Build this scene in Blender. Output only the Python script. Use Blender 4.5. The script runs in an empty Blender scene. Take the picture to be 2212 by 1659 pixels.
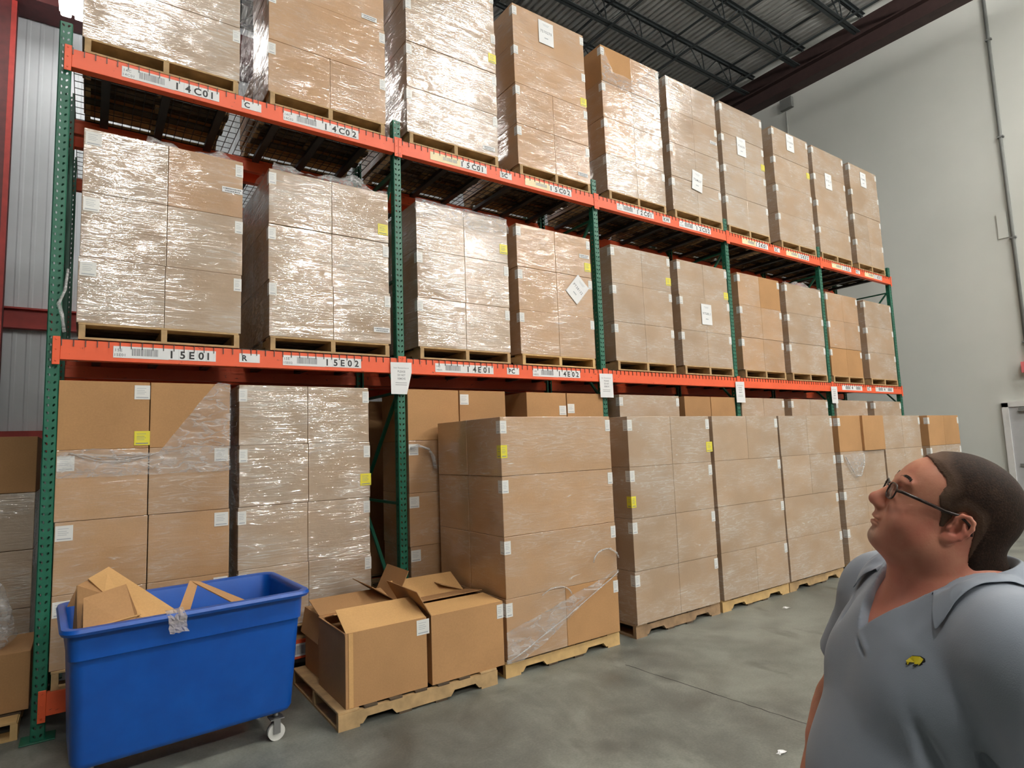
import bpy, bmesh, math, random
import numpy as np
from mathutils import Vector, Matrix, noise
R_ = random.Random(7)
C = bpy.context.scene.collection
SC = bpy.context.scene

# ------------------------------------------------------------------ camera
cam_d = bpy.data.cameras.new('camera')
cam = bpy.data.objects.new('camera', cam_d); C.objects.link(cam)
CP = Vector((0.2004, -5.0195, 1.7363))
CR = Vector((0.8192908, -0.57220803, -0.03661357))
CU = Vector((-0.02832476, -0.10416811, 0.99415628))
CF = Vector((0.57267817, 0.81346603, 0.10155163))
m = Matrix((CR, CU, -CF)).transposed().to_4x4(); m.translation = CP
cam.matrix_world = m
cam_d.sensor_width = 36.0
cam_d.lens = 36.0 * 1305.96 / 2212.0
cam_d.clip_start = 0.05; cam_d.clip_end = 200
SC.camera = cam
# ------------------------------------------------------------------ world, exposure
w = bpy.data.worlds.new('world'); SC.world = w; w.use_nodes = True
w.node_tree.nodes['Background'].inputs[0].default_value = (0.80, 0.90, 1.0, 1)
w.node_tree.nodes['Background'].inputs[1].default_value = 0.03
SC.view_settings.view_transform = 'Standard'
SC.view_settings.look = 'None'
SC.view_settings.gamma = 1.0
SC.view_settings.exposure = -0.38
SC.cycles.use_denoising = True
SC.cycles.max_bounces = 8
SC.cycles.transparent_max_bounces = 16
SC.cycles.sample_clamp_indirect = 6.0
SC.cycles.caustics_reflective = False
SC.cycles.caustics_refractive = False
LAMP_E = 225.0
LAMP_SPOTS = [(0.6, -6.2), (6.4, -6.0), (11.6, -5.4), (0.6, -16.5), (6.6, -16.0), (12.0, -15.5), (-0.22, 6.9), (-3.2, 6.6), (12.7, -10.5)]
LAMP_Z = 9.55

# ------------------------------------------------------------------ helpers
def tag(o, label=None, cat=None, group=None, kind=None):
    if label and len(label.split()) > 16: label = label.replace(' the ', ' ')
    if label: o['label'] = label
    if cat: o['category'] = cat
    if group: o['group'] = group
    if kind: o['kind'] = kind
    return o

def thing(name, label, cat, loc=(0, 0, 0), rz=0.0, group=None):
    o = bpy.data.objects.new(name, None); C.objects.link(o)
    o.empty_display_size = 0.1
    o.location = loc; o.rotation_euler = (0, 0, rz)
    return tag(o, label, cat, group)

class MB:
    def __init__(s): s.v = []; s.f = []; s.mi = []; s.sm = []
    def add(s, vs, fs, mi=0, smooth=False):
        n = len(s.v); s.v += [tuple(v) for v in vs]
        for f in fs:
            s.f.append(tuple(n + i for i in f)); s.mi.append(mi); s.sm.append(smooth)
        return s
    def box(s, a, b, mi=0, M=None):
        x0, y0, z0 = a; x1, y1, z1 = b
        vs = [(x0,y0,z0),(x1,y0,z0),(x1,y1,z0),(x0,y1,z0),(x0,y0,z1),(x1,y0,z1),(x1,y1,z1),(x0,y1,z1)]
        if M is not None: vs = [M @ Vector(v) for v in vs]
        return s.add(vs, [(0,3,2,1),(4,5,6,7),(0,1,5,4),(1,2,6,5),(2,3,7,6),(3,0,4,7)], mi)
    def bar(s, p, q, wd, hd, mi=0):
        p = Vector(p); q = Vector(q); d = q - p; L = d.length
        M = d.to_track_quat('Y', 'Z').to_matrix().to_4x4(); M.translation = p
        return s.box((-wd/2, 0, -hd/2), (wd/2, L, hd/2), mi, M)
    def tube(s, pts, r, n=8, mi=0, caps=True):
        pts = [Vector(p) for p in pts]; rings = []
        rr = r if isinstance(r, (list, tuple)) else [r]*len(pts)
        base = len(s.v)
        up = None
        for i, p in enumerate(pts):
            t = (pts[min(i+1, len(pts)-1)] - pts[max(i-1, 0)]).normalized()
            if up is None:
                up = Vector((0,0,1)) if abs(t.z) < .9 else Vector((1,0,0))
            a = t.cross(up).normalized(); b = a.cross(t).normalized(); up = b
            for k in range(n):
                th = 2*math.pi*k/n
                s.v.append(tuple(p + (a*math.cos(th) + b*math.sin(th))*rr[i]))
        for i in range(len(pts)-1):
            for k in range(n):
                a = base+i*n+k; b = base+i*n+(k+1) % n
                s.f.append((a, b, b+n, a+n)); s.mi.append(mi); s.sm.append(True)
        if caps:
            s.f.append(tuple(base+k for k in reversed(range(n)))); s.mi.append(mi); s.sm.append(False)
            e = base+(len(pts)-1)*n
            s.f.append(tuple(e+k for k in range(n))); s.mi.append(mi); s.sm.append(False)
        return s
    def prism(s, poly, axis, a, b, mi=0):
        # poly in the two other axes, extruded along axis from a to b
        def P(u, v, t):
            return {0: (t, u, v), 1: (u, t, v), 2: (u, v, t)}[axis]
        n = len(poly)
        vs = [P(u, v, a) for u, v in poly] + [P(u, v, b) for u, v in poly]
        fs = [tuple(range(n)), tuple(range(2*n-1, n-1, -1))] + [(i, i+n, (i+1) % n+n, (i+1) % n) for i in range(n)]
        return s.add(vs, fs, mi)
    def mesh(s, name, mats, fix=True):
        me = bpy.data.meshes.new(name); me.from_pydata(s.v, [], s.f)
        for m_ in (mats if isinstance(mats, (list, tuple)) else [mats]): me.materials.append(m_)
        me.polygons.foreach_set('material_index', s.mi)
        me.polygons.foreach_set('use_smooth', s.sm)
        if fix:
            bm = bmesh.new(); bm.from_mesh(me); bmesh.ops.recalc_face_normals(bm, faces=bm.faces); bm.to_mesh(me); bm.free()
        me.update(); return me
    def build(s, name, mats, parent=None, fix=True):
        return put(name, s.mesh(name, mats, fix), parent)

def put(name, me, parent=None, loc=None, rot=None):
    o = bpy.data.objects.new(name, me); C.objects.link(o)
    if parent: o.parent = parent
    if loc: o.location = loc
    if rot: o.rotation_euler = rot
    return o

def copy_tree(o, parent=None, kids=None):
    c = o.copy(); C.objects.link(c); c.parent = parent
    for ch in [x for x in kids[o.name]] if kids and o.name in kids else list(o.children):
        copy_tree(ch, c, kids)
    return c

def bevel_mesh(me, w_, seg=2, ang=0.6):
    bm = bmesh.new(); bm.from_mesh(me)
    ed = [e for e in bm.edges if len(e.link_faces) == 2 and e.calc_face_angle(0) > ang]
    bmesh.ops.bevel(bm, geom=ed, offset=w_, segments=seg, profile=.5, affect='EDGES', clamp_overlap=True)
    bm.to_mesh(me); bm.free(); me.update(); return me

# ------------------------------------------------------------------ materials
def new_mat(name):
    mt = bpy.data.materials.new(name); mt.use_nodes = True
    nt = mt.node_tree; b = nt.nodes['Principled BSDF']
    return mt, nt, b
def srgb(r, g, b):
    f = lambda c: (c/255/12.92) if c/255 <= .04045 else ((c/255+.055)/1.055)**2.4
    return (f(r), f(g), f(b), 1)
def node(nt, t, **kw):
    n = nt.nodes.new(t)
    for k, v in kw.items():
        if k in n.inputs: n.inputs[k].default_value = v
        else: setattr(n, k, v)
    return n
def coords(nt, scale=(1, 1, 1), world=False, rot=(0, 0, 0)):
    if world:
        g = nt.nodes.new('ShaderNodeNewGeometry'); src = g.outputs['Position']
    else:
        g = nt.nodes.new('ShaderNodeTexCoord'); src = g.outputs['Object']
    mp = nt.nodes.new('ShaderNodeMapping'); mp.inputs['Scale'].default_value = scale; mp.inputs['Rotation'].default_value = rot
    nt.links.new(src, mp.inputs['Vector']); return mp.outputs['Vector']
def noise_n(nt, vec, scale, detail=4, rough=.55, dist=0.0):
    n = nt.nodes.new('ShaderNodeTexNoise'); n.inputs['Scale'].default_value = scale
    n.inputs['Detail'].default_value = detail; n.inputs['Roughness'].default_value = rough; n.inputs['Distortion'].default_value = dist
    nt.links.new(vec, n.inputs['Vector']); return n.outputs['Fac']
def ramp(nt, fac, stops):
    r = nt.nodes.new('ShaderNodeValToRGB'); e = r.color_ramp.elements
    while len(e) < len(stops): e.new(.5)
    for i, (p_, c_) in enumerate(stops):
        e[i].position = p_; e[i].color = c_ if len(c_) == 4 else (*c_, 1)
    nt.links.new(fac, r.inputs['Fac']); return r.outputs['Color']
def mixc(nt, fac, a, b, mode='MIX'):
    mx = nt.nodes.new('ShaderNodeMix'); mx.data_type = 'RGBA'; mx.blend_type = mode
    for sock, v in ((mx.inputs[0], fac), (mx.inputs[6], a), (mx.inputs[7], b)):
        if isinstance(v, (int, float)): sock.default_value = v
        elif isinstance(v, tuple): sock.default_value = v
        else: nt.links.new(v, sock)
    return mx.outputs[2]
def math_n(nt, op, a, b=None, c=None):
    n = nt.nodes.new('ShaderNodeMath'); n.operation = op
    for i, v in enumerate((a, b, c)):
        if v is None: continue
        if isinstance(v, (int, float)): n.inputs[i].default_value = v
        else: nt.links.new(v, n.inputs[i])
    return n.outputs[0]
def bump(nt, h, strength, dist=.01, normal=None):
    n = nt.nodes.new('ShaderNodeBump'); n.inputs['Strength'].default_value = strength; n.inputs['Distance'].default_value = dist
    nt.links.new(h, n.inputs['Height'])
    if normal is not None: nt.links.new(normal, n.inputs['Normal'])
    return n.outputs['Normal']

def plain(name, col, rough=.6, metal=0.0, var=.12, nscale=8, bmp=0.0, bscale=60, spec=.5, world=False):
    mt, nt, b = new_mat(name)
    v = coords(nt, world=world)
    f = noise_n(nt, v, nscale)
    dk = tuple(c*(1-var) for c in col[:3])+(1,); lt = tuple(min(1, c*(1+var)) for c in col[:3])+(1,)
    nt.links.new(ramp(nt, f, [(.3, dk), (.7, lt)]), b.inputs['Base Color'])
    b.inputs['Roughness'].default_value = rough; b.inputs['Metallic'].default_value = metal
    b.inputs['Specular IOR Level'].default_value = spec
    if bmp: nt.links.new(bump(nt, noise_n(nt, v, bscale), bmp, .002), b.inputs['Normal'])
    return mt

def kraft(name, base, film=0.0, milky=0.0, wrinkle=.6, seed=0.0, streak=(1.2, 1.2, 9.0), crough=.12, cior=1.8):
    """corrugated board; film > 0 adds the clinging stretch film as a coat"""
    mt, nt, b = new_mat(name)
    v = coords(nt, (1, 1, 1), world=True)
    fine = noise_n(nt, v, 90, 3); big = noise_n(nt, v, 2.2, 3)
    info = nt.nodes.new('ShaderNodeObjectInfo')
    f = math_n(nt, 'ADD', math_n(nt, 'MULTIPLY', fine, .35), math_n(nt, 'MULTIPLY', big, .65))
    c0 = tuple(c*.90 for c in base[:3])+(1,); c1 = tuple(min(1, c*1.10) for c in base[:3])+(1,)
    col = ramp(nt, f, [(.35, c0), (.65, c1)])
    rnd = math_n(nt, 'MULTIPLY_ADD', info.outputs['Random'], .16, .92)
    cb = nt.nodes.new('ShaderNodeCombineColor')
    for i in range(3): nt.links.new(rnd, cb.inputs[i])
    col = mixc(nt, 1.0, col, cb.outputs[0], 'MULTIPLY')
    if film:
        sv = coords(nt, streak, world=True, rot=(0, .04, 0))
        mp2 = nt.nodes.new('ShaderNodeMapping'); mp2.inputs['Location'].default_value = (seed*3.7, seed*1.3, seed*5.1)
        nt.links.new(sv, mp2.inputs['Vector']); sv = mp2.outputs['Vector']
        wr = noise_n(nt, sv, 3.2, 3, .55, .9)
        wr2 = noise_n(nt, sv, 9.0, 3, .5, .4)
        ridge = math_n(nt, 'ABSOLUTE', math_n(nt, 'SUBTRACT', wr, .5))
        thin = math_n(nt, 'POWER', math_n(nt, 'SUBTRACT', 1.0, math_n(nt, 'MULTIPLY', ridge, 9.0)), 6.0)
        thin = math_n(nt, 'MAXIMUM', thin, 0.0)
        patch = noise_n(nt, coords(nt, (.8, .8, 1.6), world=True), 1.7+seed*.2, 2)
        pm = nt.nodes.new('ShaderNodeMapRange'); pm.inputs[1].default_value = .38; pm.inputs[2].default_value = .62
        nt.links.new(patch, pm.inputs[0])
        mk = math_n(nt, 'MULTIPLY_ADD', pm.outputs[0], milky*.8, milky*.2)
        mk = math_n(nt, 'ADD', mk, math_n(nt, 'MULTIPLY', math_n(nt, 'MULTIPLY', thin, pm.outputs[0]), milky*2.2))
        mk = math_n(nt, 'MINIMUM', mk, .75)
        col = mixc(nt, mk, col, (.60, .57, .53, 1))
        h = math_n(nt, 'ADD', math_n(nt, 'ADD', wr, math_n(nt, 'MULTIPLY', wr2, .35)), math_n(nt, 'MULTIPLY', thin, .15))
        # film lies flat in some patches and is wrinkled in others
        st = math_n(nt, 'MULTIPLY', h, math_n(nt, 'MULTIPLY_ADD', pm.outputs[0], .8, .25))
        nrm = bump(nt, st, wrinkle, .045)
        b.inputs['Coat Weight'].default_value = film
        b.inputs['Coat Roughness'].default_value = crough
        b.inputs['Coat IOR'].default_value = cior
        nt.links.new(nrm, b.inputs['Coat Normal'])
    nt.links.new(col, b.inputs['Base Color'])
    b.inputs['Roughness'].default_value = .8; b.inputs['Specular IOR Level'].default_value = .2
    nt.links.new(bump(nt, fine, .08, .002), b.inputs['Normal'])
    return mt

KB = srgb(170, 130, 90)
KG = srgb(167, 139, 111)
M = {}
M['kraft'] = kraft('kraft_board', KB)
M['kraft_in'] = kraft('kraft_board_inside', srgb(200, 158, 106))
M['film_bright'] = kraft('filmed_board_glossy', KG, 1.0, .26, .26, 1.0, crough=.085, cior=2.35, streak=(.8, .8, 7.0))
M['film_calm'] = kraft('filmed_board_smooth', KG, .7, .22, .16, 2.0, crough=.2)
M['film_tight'] = kraft('filmed_board_tight', srgb(176, 136, 96), .9, .14, .20, 3.0, (1.0, 1.0, 7.0), cior=2.0)
M['film_silver'] = kraft('filmed_board_milky', KG, 1.0, .30, .28, 4.0, crough=.085, cior=2.35, streak=(.8, .8, 8.0))
def filmed_label(name, col, coat=.8):
    mt, nt, b = new_mat(name); v = coords(nt, world=True)
    nt.links.new(ramp(nt, noise_n(nt, v, 5), [(.3, tuple(c*.94 for c in col[:3])), (.7, col)]), b.inputs['Base Color'])
    b.inputs['Roughness'].default_value = .45; b.inputs['Coat Weight'].default_value = coat; b.inputs['Coat Roughness'].default_value = .2
    return mt
M['label'] = filmed_label('label_paper', srgb(226, 226, 222), .3)
M['yellow'] = filmed_label('yellow_label_paper', srgb(226, 214, 60), .3)
M['cream'] = plain('cream_label', srgb(238, 222, 180), .5, var=.05)
M['ink'] = plain('black_ink', srgb(22, 22, 24), .6)
M['greyink'] = plain('grey_ink', srgb(128, 130, 134), .6)
M['paleink'] = plain('pale_ink', srgb(168, 172, 178), .6)
M['paper'] = plain('white_paper', srgb(232, 233, 234), .6, var=.03)
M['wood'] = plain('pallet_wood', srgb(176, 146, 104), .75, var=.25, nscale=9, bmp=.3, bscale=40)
M['wood_dark'] = plain('grimy_board', srgb(72, 58, 42), .85, var=.3, nscale=9)  # shade beneath the pallets put into the board colour
M['wood_new'] = plain('pallet_wood_new', srgb(200, 166, 112), .7, var=.15, nscale=9, bmp=.25, bscale=40)
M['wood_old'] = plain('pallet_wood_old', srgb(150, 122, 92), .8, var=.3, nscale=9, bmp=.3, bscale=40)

def paint(name, col, chip, amt=.64, rough=.45, sc=14):
    mt, nt, b = new_mat(name); v = coords(nt, (1, 1, 2.2), world=True)
    f = noise_n(nt, v, sc, 8, .7)
    base = ramp(nt, noise_n(nt, v, 3), [(.3, tuple(c*.9 for c in col[:3])), (.7, col)])
    mask = ramp(nt, f, [(amt, (0, 0, 0)), (amt+.03, (1, 1, 1))])
    nt.links.new(mixc(nt, mask, base, chip), b.inputs['Base Color'])
    b.inputs['Roughness'].default_value = rough
    nt.links.new(bump(nt, f, .08, .003), b.inputs['Normal'])
    return mt
M['orange'] = paint('orange_beam_paint', srgb(238, 96, 54), srgb(100, 44, 30))
M['green'] = paint('green_post_paint', srgb(18, 92, 70), srgb(20, 40, 34), .68)
M['steel'] = plain('galvanised_wire', srgb(70, 70, 68), .45, metal=.7, var=.1)
M['darksteel'] = plain('joist_paint', srgb(52, 58, 60), .6, var=.15)
M['girder'] = plain('girder_primer', srgb(58, 40, 38), .7, var=.15)
M['redsteel'] = plain('red_primer_steel', srgb(150, 44, 38), .55, var=.15)
M['darkred'] = plain('dark_red_primer_steel', srgb(74, 22, 24), .6, var=.2)
M['blue'] = None
def mk_blue():
    mt, nt, b = new_mat('blue_plastic'); v = coords(nt)
    nt.links.new(ramp(nt, noise_n(nt, v, 5), [(.3, srgb(4, 70, 156)), (.7, srgb(8, 82, 174))]), b.inputs['Base Color'])
    b.inputs['Roughness'].default_value = .38; b.inputs['Specular IOR Level'].default_value = .5
    nt.links.new(bump(nt, noise_n(nt, v, 160, 2), .12, .001), b.inputs['Normal'])
    return mt
M['blue'] = mk_blue()
def mk_film():
    mt, nt, b = new_mat('loose_stretch_film'); out = nt.nodes['Material Output']
    v = coords(nt, (1, 1, 2.6), world=True, rot=(0, -.55, 0))
    f = noise_n(nt, v, 7, 3, .5, .5); f2 = noise_n(nt, v, 2.5, 2)
    ridge = math_n(nt, 'ABSOLUTE', math_n(nt, 'SUBTRACT', f, .5))
    lines = math_n(nt, 'MAXIMUM', math_n(nt, 'SUBTRACT', 1.0, math_n(nt, 'MULTIPLY', ridge, 11.0)), 0.0)
    fac = math_n(nt, 'MULTIPLY_ADD', math_n(nt, 'MULTIPLY', lines, f2), .42, .16)
    tr = nt.nodes.new('ShaderNodeBsdfTransparent'); tr.inputs[0].default_value = (.97, .97, .97, 1)
    b.inputs['Base Color'].default_value = (.82, .82, .82, 1); b.inputs['Roughness'].default_value = .18
    b.inputs['Specular IOR Level'].default_value = .9
    nt.links.new(bump(nt, f, .8, .03), b.inputs['Normal'])
    mx = nt.nodes.new('ShaderNodeMixShader'); nt.links.new(fac, mx.inputs[0])
    nt.links.new(tr.outputs[0], mx.inputs[1]); nt.links.new(b.outputs[0], mx.inputs[2])
    nt.links.new(mx.outputs[0], out.inputs['Surface'])
    return mt
M['film'] = mk_film()
M['caster'] = plain('white_caster_plastic', srgb(205, 205, 200), .5, var=.05)
M['zinc'] = plain('zinc_fork', srgb(150, 150, 150), .35, metal=.8, var=.05)

# floor
def mk_floor():
    mt, nt, b = new_mat('sealed_concrete'); v = coords(nt, world=True)
    big = noise_n(nt, v, .55, 5, .6, .6); med = noise_n(nt, v, 2.6, 6, .65, .5); fine = noise_n(nt, v, 70, 3)
    f = math_n(nt, 'ADD', math_n(nt, 'MULTIPLY', big, .5), math_n(nt, 'ADD', math_n(nt, 'MULTIPLY', med, .38), math_n(nt, 'MULTIPLY', fine, .12)))
    col = ramp(nt, f, [(.40, srgb(74, 76, 72)), (.5, srgb(106, 108, 102)), (.60, srgb(134, 136, 128))])
    sm = noise_n(nt, coords(nt, (3.0, 1.2, 1), world=True, rot=(0, 0, .5)), 1.1, 4, .6)
    st = ramp(nt, sm, [(.62, (0, 0, 0)), (.72, (1, 1, 1))])
    col = mixc(nt, math_n(nt, 'MULTIPLY', st, .45), col, srgb(66, 65, 60))
    # dark oil spots
    vo = nt.nodes.new('ShaderNodeTexVoronoi'); vo.inputs['Scale'].default_value = 1.15; nt.links.new(coords(nt, (1, 1, 0), world=True), vo.inputs['Vector'])
    sp = ramp(nt, vo.outputs['Distance'], [(.05, (1, 1, 1)), (.14, (0, 0, 0))])
    col = mixc(nt, math_n(nt, 'MULTIPLY', sp, .55), col, srgb(60, 60, 56))
    nt.links.new(col, b.inputs['Base Color'])
    nt.links.new(ramp(nt, med, [(.3, (.34,)*3), (.7, (.6,)*3)]), b.inputs['Roughness'])
    nt.links.new(bump(nt, f, .12, .01), b.inputs['Normal'])
    return mt
M['floor'] = mk_floor()
def mk_wall():
    mt, nt, b = new_mat('painted_wall'); v = coords(nt, world=True)
    f = noise_n(nt, v, .5, 4); g = noise_n(nt, v, 80, 2)
    nt.links.new(ramp(nt, f, [(.3, srgb(216, 219, 213)), (.7, srgb(226, 228, 222))]), b.inputs['Base Color'])
    b.inputs['Roughness'].default_value = .6
    nt.links.new(bump(nt, g, .1, .002), b.inputs['Normal'])
    return mt
M['wall'] = mk_wall()
M['metalwall'] = plain('white_metal_panel', srgb(206, 212, 218), .45, var=.04, nscale=2)
M['deck'] = plain('galvanised_deck', srgb(178, 178, 175), .5, var=.16, nscale=.8, world=True)
M['doorwhite'] = plain('white_trim', srgb(222, 222, 220), .5, var=.04)
M['doorgrey'] = plain('door_grey', srgb(188, 190, 192), .5, var=.04)
M['pink'] = plain('pale_red_sign', srgb(226, 120, 124), .5, var=.04)
M['greybox'] = plain('grey_fitting', srgb(120, 122, 120), .6, var=.06)
def mk_emit():
    mt, nt, b = new_mat('lamp_diffuser')
    b.inputs['Base Color'].default_value = (.9, .9, .9, 1)
    b.inputs['Emission Color'].default_value = (1.0, .965, .91, 1); b.inputs['Emission Strength'].default_value = LAMP_E
    return mt
M['emit'] = mk_emit()
M['uplight'] = mk_emit()
M['uplight'].node_tree.nodes['Principled BSDF'].inputs['Emission Strength'].default_value = LAMP_E*4.4
M['emit_far'] = mk_emit()
M['emit_far'].node_tree.nodes['Principled BSDF'].inputs['Emission Strength'].default_value = LAMP_E*3.2
for k_, f_ in (('emit_half', .75), ('emit_far_half', 2.2)):
    M[k_] = mk_emit(); M[k_].node_tree.nodes['Principled BSDF'].inputs['Emission Strength'].default_value = LAMP_E*f_
M['emit_dim'] = mk_emit()
M['emit_dim'].node_tree.nodes['Principled BSDF'].inputs['Emission Strength'].default_value = 45
M['emit_side'] = mk_emit()  # for the unseen lamp added to brighten the back wall
M['emit_side'].node_tree.nodes['Principled BSDF'].inputs['Emission Strength'].default_value = LAMP_E*.5

# ------------------------------------------------------------------ the building
XR = 14.5; YB = 8.6; ZD = 11.35
def struct(name, mb, mats):
    o = mb.build(name, mats); return tag(o, kind='structure')
XL, YF = -14.0, -30.0
struct('floor', MB().box((XL, YF, -.2), (XR, YB, 0)), M['floor'])
struct('wall_right', MB().box((XR, YF, 0), (XR+.25, YB, ZD)), M['wall'])
# ribbed metal wall behind the rack
mb = MB(); x = XL; pts = []
while x < XR:
    for dx, dy in ((0, 0), (.05, 0), (.07, -.008), (.11, -.008), (.13, 0)):
        if x+dx < XR: pts.append((x+dx, YB+dy))
    x += .20
n = len(pts)
vs = [(a, b_, 0) for a, b_ in pts] + [(a, b_, ZD) for a, b_ in pts]
mb.add(vs, [(i, i+1, i+1+n, i+n) for i in range(n-1)])
mb.box((XL, YB+.01, 0), (XR, YB+.2, ZD))
struct('wall_back', mb, M['metalwall'])
struct('wall_front', MB().box((XL, YF-.2, 0), (XR, YF, ZD)), M['wall'])
# corrugated roof deck, ribs along y
mb = MB(); pts = []; x = XL
while x < XR:
    for dx, dz in ((0, 0), (.075, 0), (.095, .045), (.135, .045)):
        if x+dx < XR: pts.append((x+dx, ZD+dz))
    x += .152
n = len(pts)
vs = [(a, YF, b_) for a, b_ in pts] + [(a, YB, b_) for a, b_ in pts]
mb.add(vs, [(i, i+1, i+1+n, i+n) for i in range(n-1)])
mb.box((XL, YF, ZD+.06), (XR, YB, ZD+.15))
struct('ceiling', mb, M['deck'])
# girder along the right wall
mb = MB(); mb.box((XR-.34, YF+.5, 10.28), (XR-.02, YB, 10.31)); mb.box((XR-.34, YF+.5, 10.64), (XR-.02, YB, 10.67)); mb.box((XR-.20, YF+.5, 10.31), (XR-.16, YB, 10.64))
mb.box((XR-.02, YF+.5, 10.28), (XR, YB, 11.2))
girder = mb.build('roof_girder', M['girder']); tag(girder, kind='structure')
# open web joists along x, with the bridging rods across them
JY = [7.75, 6.35, 4.95, 3.58, 2.2, .79, -.62, -2.0]
for jy in JY:
    o = thing('bar_joist', f'dark steel open-web roof joist {["farthest back of all", "second from the back wall", "third from the back wall", "over the back of the tall rack", "crossing above the rack ends", "meeting the girder next to the upper wall", "seventh from the back wall", "eighth from the back wall"][JY.index(jy)]}', 'roof joist', (0, jy, 0), group='roof joists')
    for z0, nm in ((10.69, 'bottom_chord'), (11.25, 'top_chord')):
        xe = XR-.35 if z0 < 11 else XR-.02
        c = MB(); c.box((XL+1, -.075, z0), (xe, -.012, z0+.012)); c.box((XL+1, .012, z0), (xe, .075, z0+.012))
        s_ = 1 if z0 < 11 else -1
        zz = (z0+.012, z0+.06) if s_ > 0 else (z0-.05, z0)
        c.box((XL+1, -.022, zz[0]), (xe, -.012, zz[1])); c.box((XL+1, .012, zz[0]), (xe, .022, zz[1]))
        c.build(nm, M['darksteel'], o)
    wb = MB(); x = XR-.45; k = 0
    while x > -2:
        wb.bar((x, 0, 11.24), (x-.55, 0, 10.71), .022, .022)
        wb.bar((x-.55, 0, 10.71), (x-.62, 0, 11.24), .02, .02)
        wb.bar((x-.62, 0, 10.72), (x-1.1, 0, 11.24), .02, .02)
        x -= 1.1
    wb.build('web', M['darksteel'], o)
k = 0
for x in (13.4, 11.3, 9.2, 7.1, 5.0, 2.9):
    for z in (10.668, 11.178):
        o = MB().bar((x, -6, z), (x, YB-.1, z), .04, .035).build('bridging_angle', M['darksteel'])
        tag(o, 'thin dark steel angle running across the roof joists', 'roof bridging', 'bridging between roof joists')

# steel frame on the back wall, left of the rack
struct('trim_1', MB().box((-6, 8.40, 4.10), (14.3, 8.56, 4.13)).box((-6, 8.40, 4.44), (14.3, 8.56, 4.47)).box((-6, 8.49, 4.13), (14.3, 8.52, 4.44)), M['redsteel'])
struct('trim_2', MB().box((-6, 8.40, 1.93), (14.3, 8.56, 1.96)).box((-6, 8.40, 2.27), (14.3, 8.56, 2.30)).box((-6, 8.40, 1.96), (14.3, 8.44, 2.27)), M['redsteel'])
struct('trim_3', MB().box((-1.75, 8.1, 0), (-1.05, 8.13, ZD)).box((-1.75, 8.36, 0), (-1.05, 8.39, ZD)).box((-1.43, 8.13, 0), (-1.38, 8.36, ZD)).box((-1.12, 8.095, 0), (-1.045, 8.135, ZD), 1), [M['darkred'], M['redsteel']])  # brighter edge strip: light on the column flange put into its colour
struct('trim_4', MB().box((-6, 7.9, 9.95), (14.3, 8.55, 10.6)), M['darkred'])

# door at the right wall
dr = MB(); dr.box((XR-.05, -1.04, 0), (XR, -.94, 2.20)); dr.box((XR-.05, -2.24, 0), (XR, -2.14, 2.20)); dr.box((XR-.05, -2.24, 2.12), (XR, -.94, 2.22))
fr = dr.build('door_1', M['doorwhite']); tag(fr, kind='structure')
d2 = MB(); d2.box((XR-.03, -2.14, .01), (XR-.005, -1.04, 2.12)).build('door_leaf', M['doorgrey'], fr)
MB().box((XR-.045, -2.1, 1.0), (XR-.028, -1.12, 1.06)).build('push_bar', M['greybox'], fr)
MB().box((XR-.09, -1.5, 2.03), (XR-.03, -1.2, 2.09)).build('door_closer', M['greybox'], fr)
tag(MB().box((XR-.14, -1.66, 2.74), (XR-.02, -1.33, 2.94)).build('exit_sign', M['pink']), 'pale red sign box fixed to the grey wall above the door', 'sign')
for (y, z0, z1, lbl) in ((-1.42, 2.3, ZD-.7, 'tall vertical white conduit running up the grey wall near the door'), (2.75, 3.0, 9.9, 'faint grey conduit dropping from the small box under the roof girder')):
    o = thing('wall_conduit', lbl, 'conduit', (XR-.03, y, z0))
    MB().tube([(0, 0, 0), (0, 0, z1-z0)], .03 if y < 0 else .015, 10).build('pipe', M['wall'] if y > 0 else M['greybox'], o)
    for zz in range(1, int(z1-z0), 2):
        MB().box((-.035, -.05, zz), (.03, .05, zz+.03)).build('clamp', M['greybox'], o)
tag(bpy_o := MB().box((XR-.12, 2.55, 9.93), (XR-.01, 2.85, 10.2)).build('junction_box', M['greybox']), 'small grey junction box on the wall just under the roof girder', 'electrical box')
mb = MB().box((XR-.022, -1.36, 5.35), (XR-.004, -1.20, 5.85)); tag(mb.build('wall_panel', M['wall']), 'flat pale panel fixed to the wall beside the vertical conduit', 'wall panel')

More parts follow.
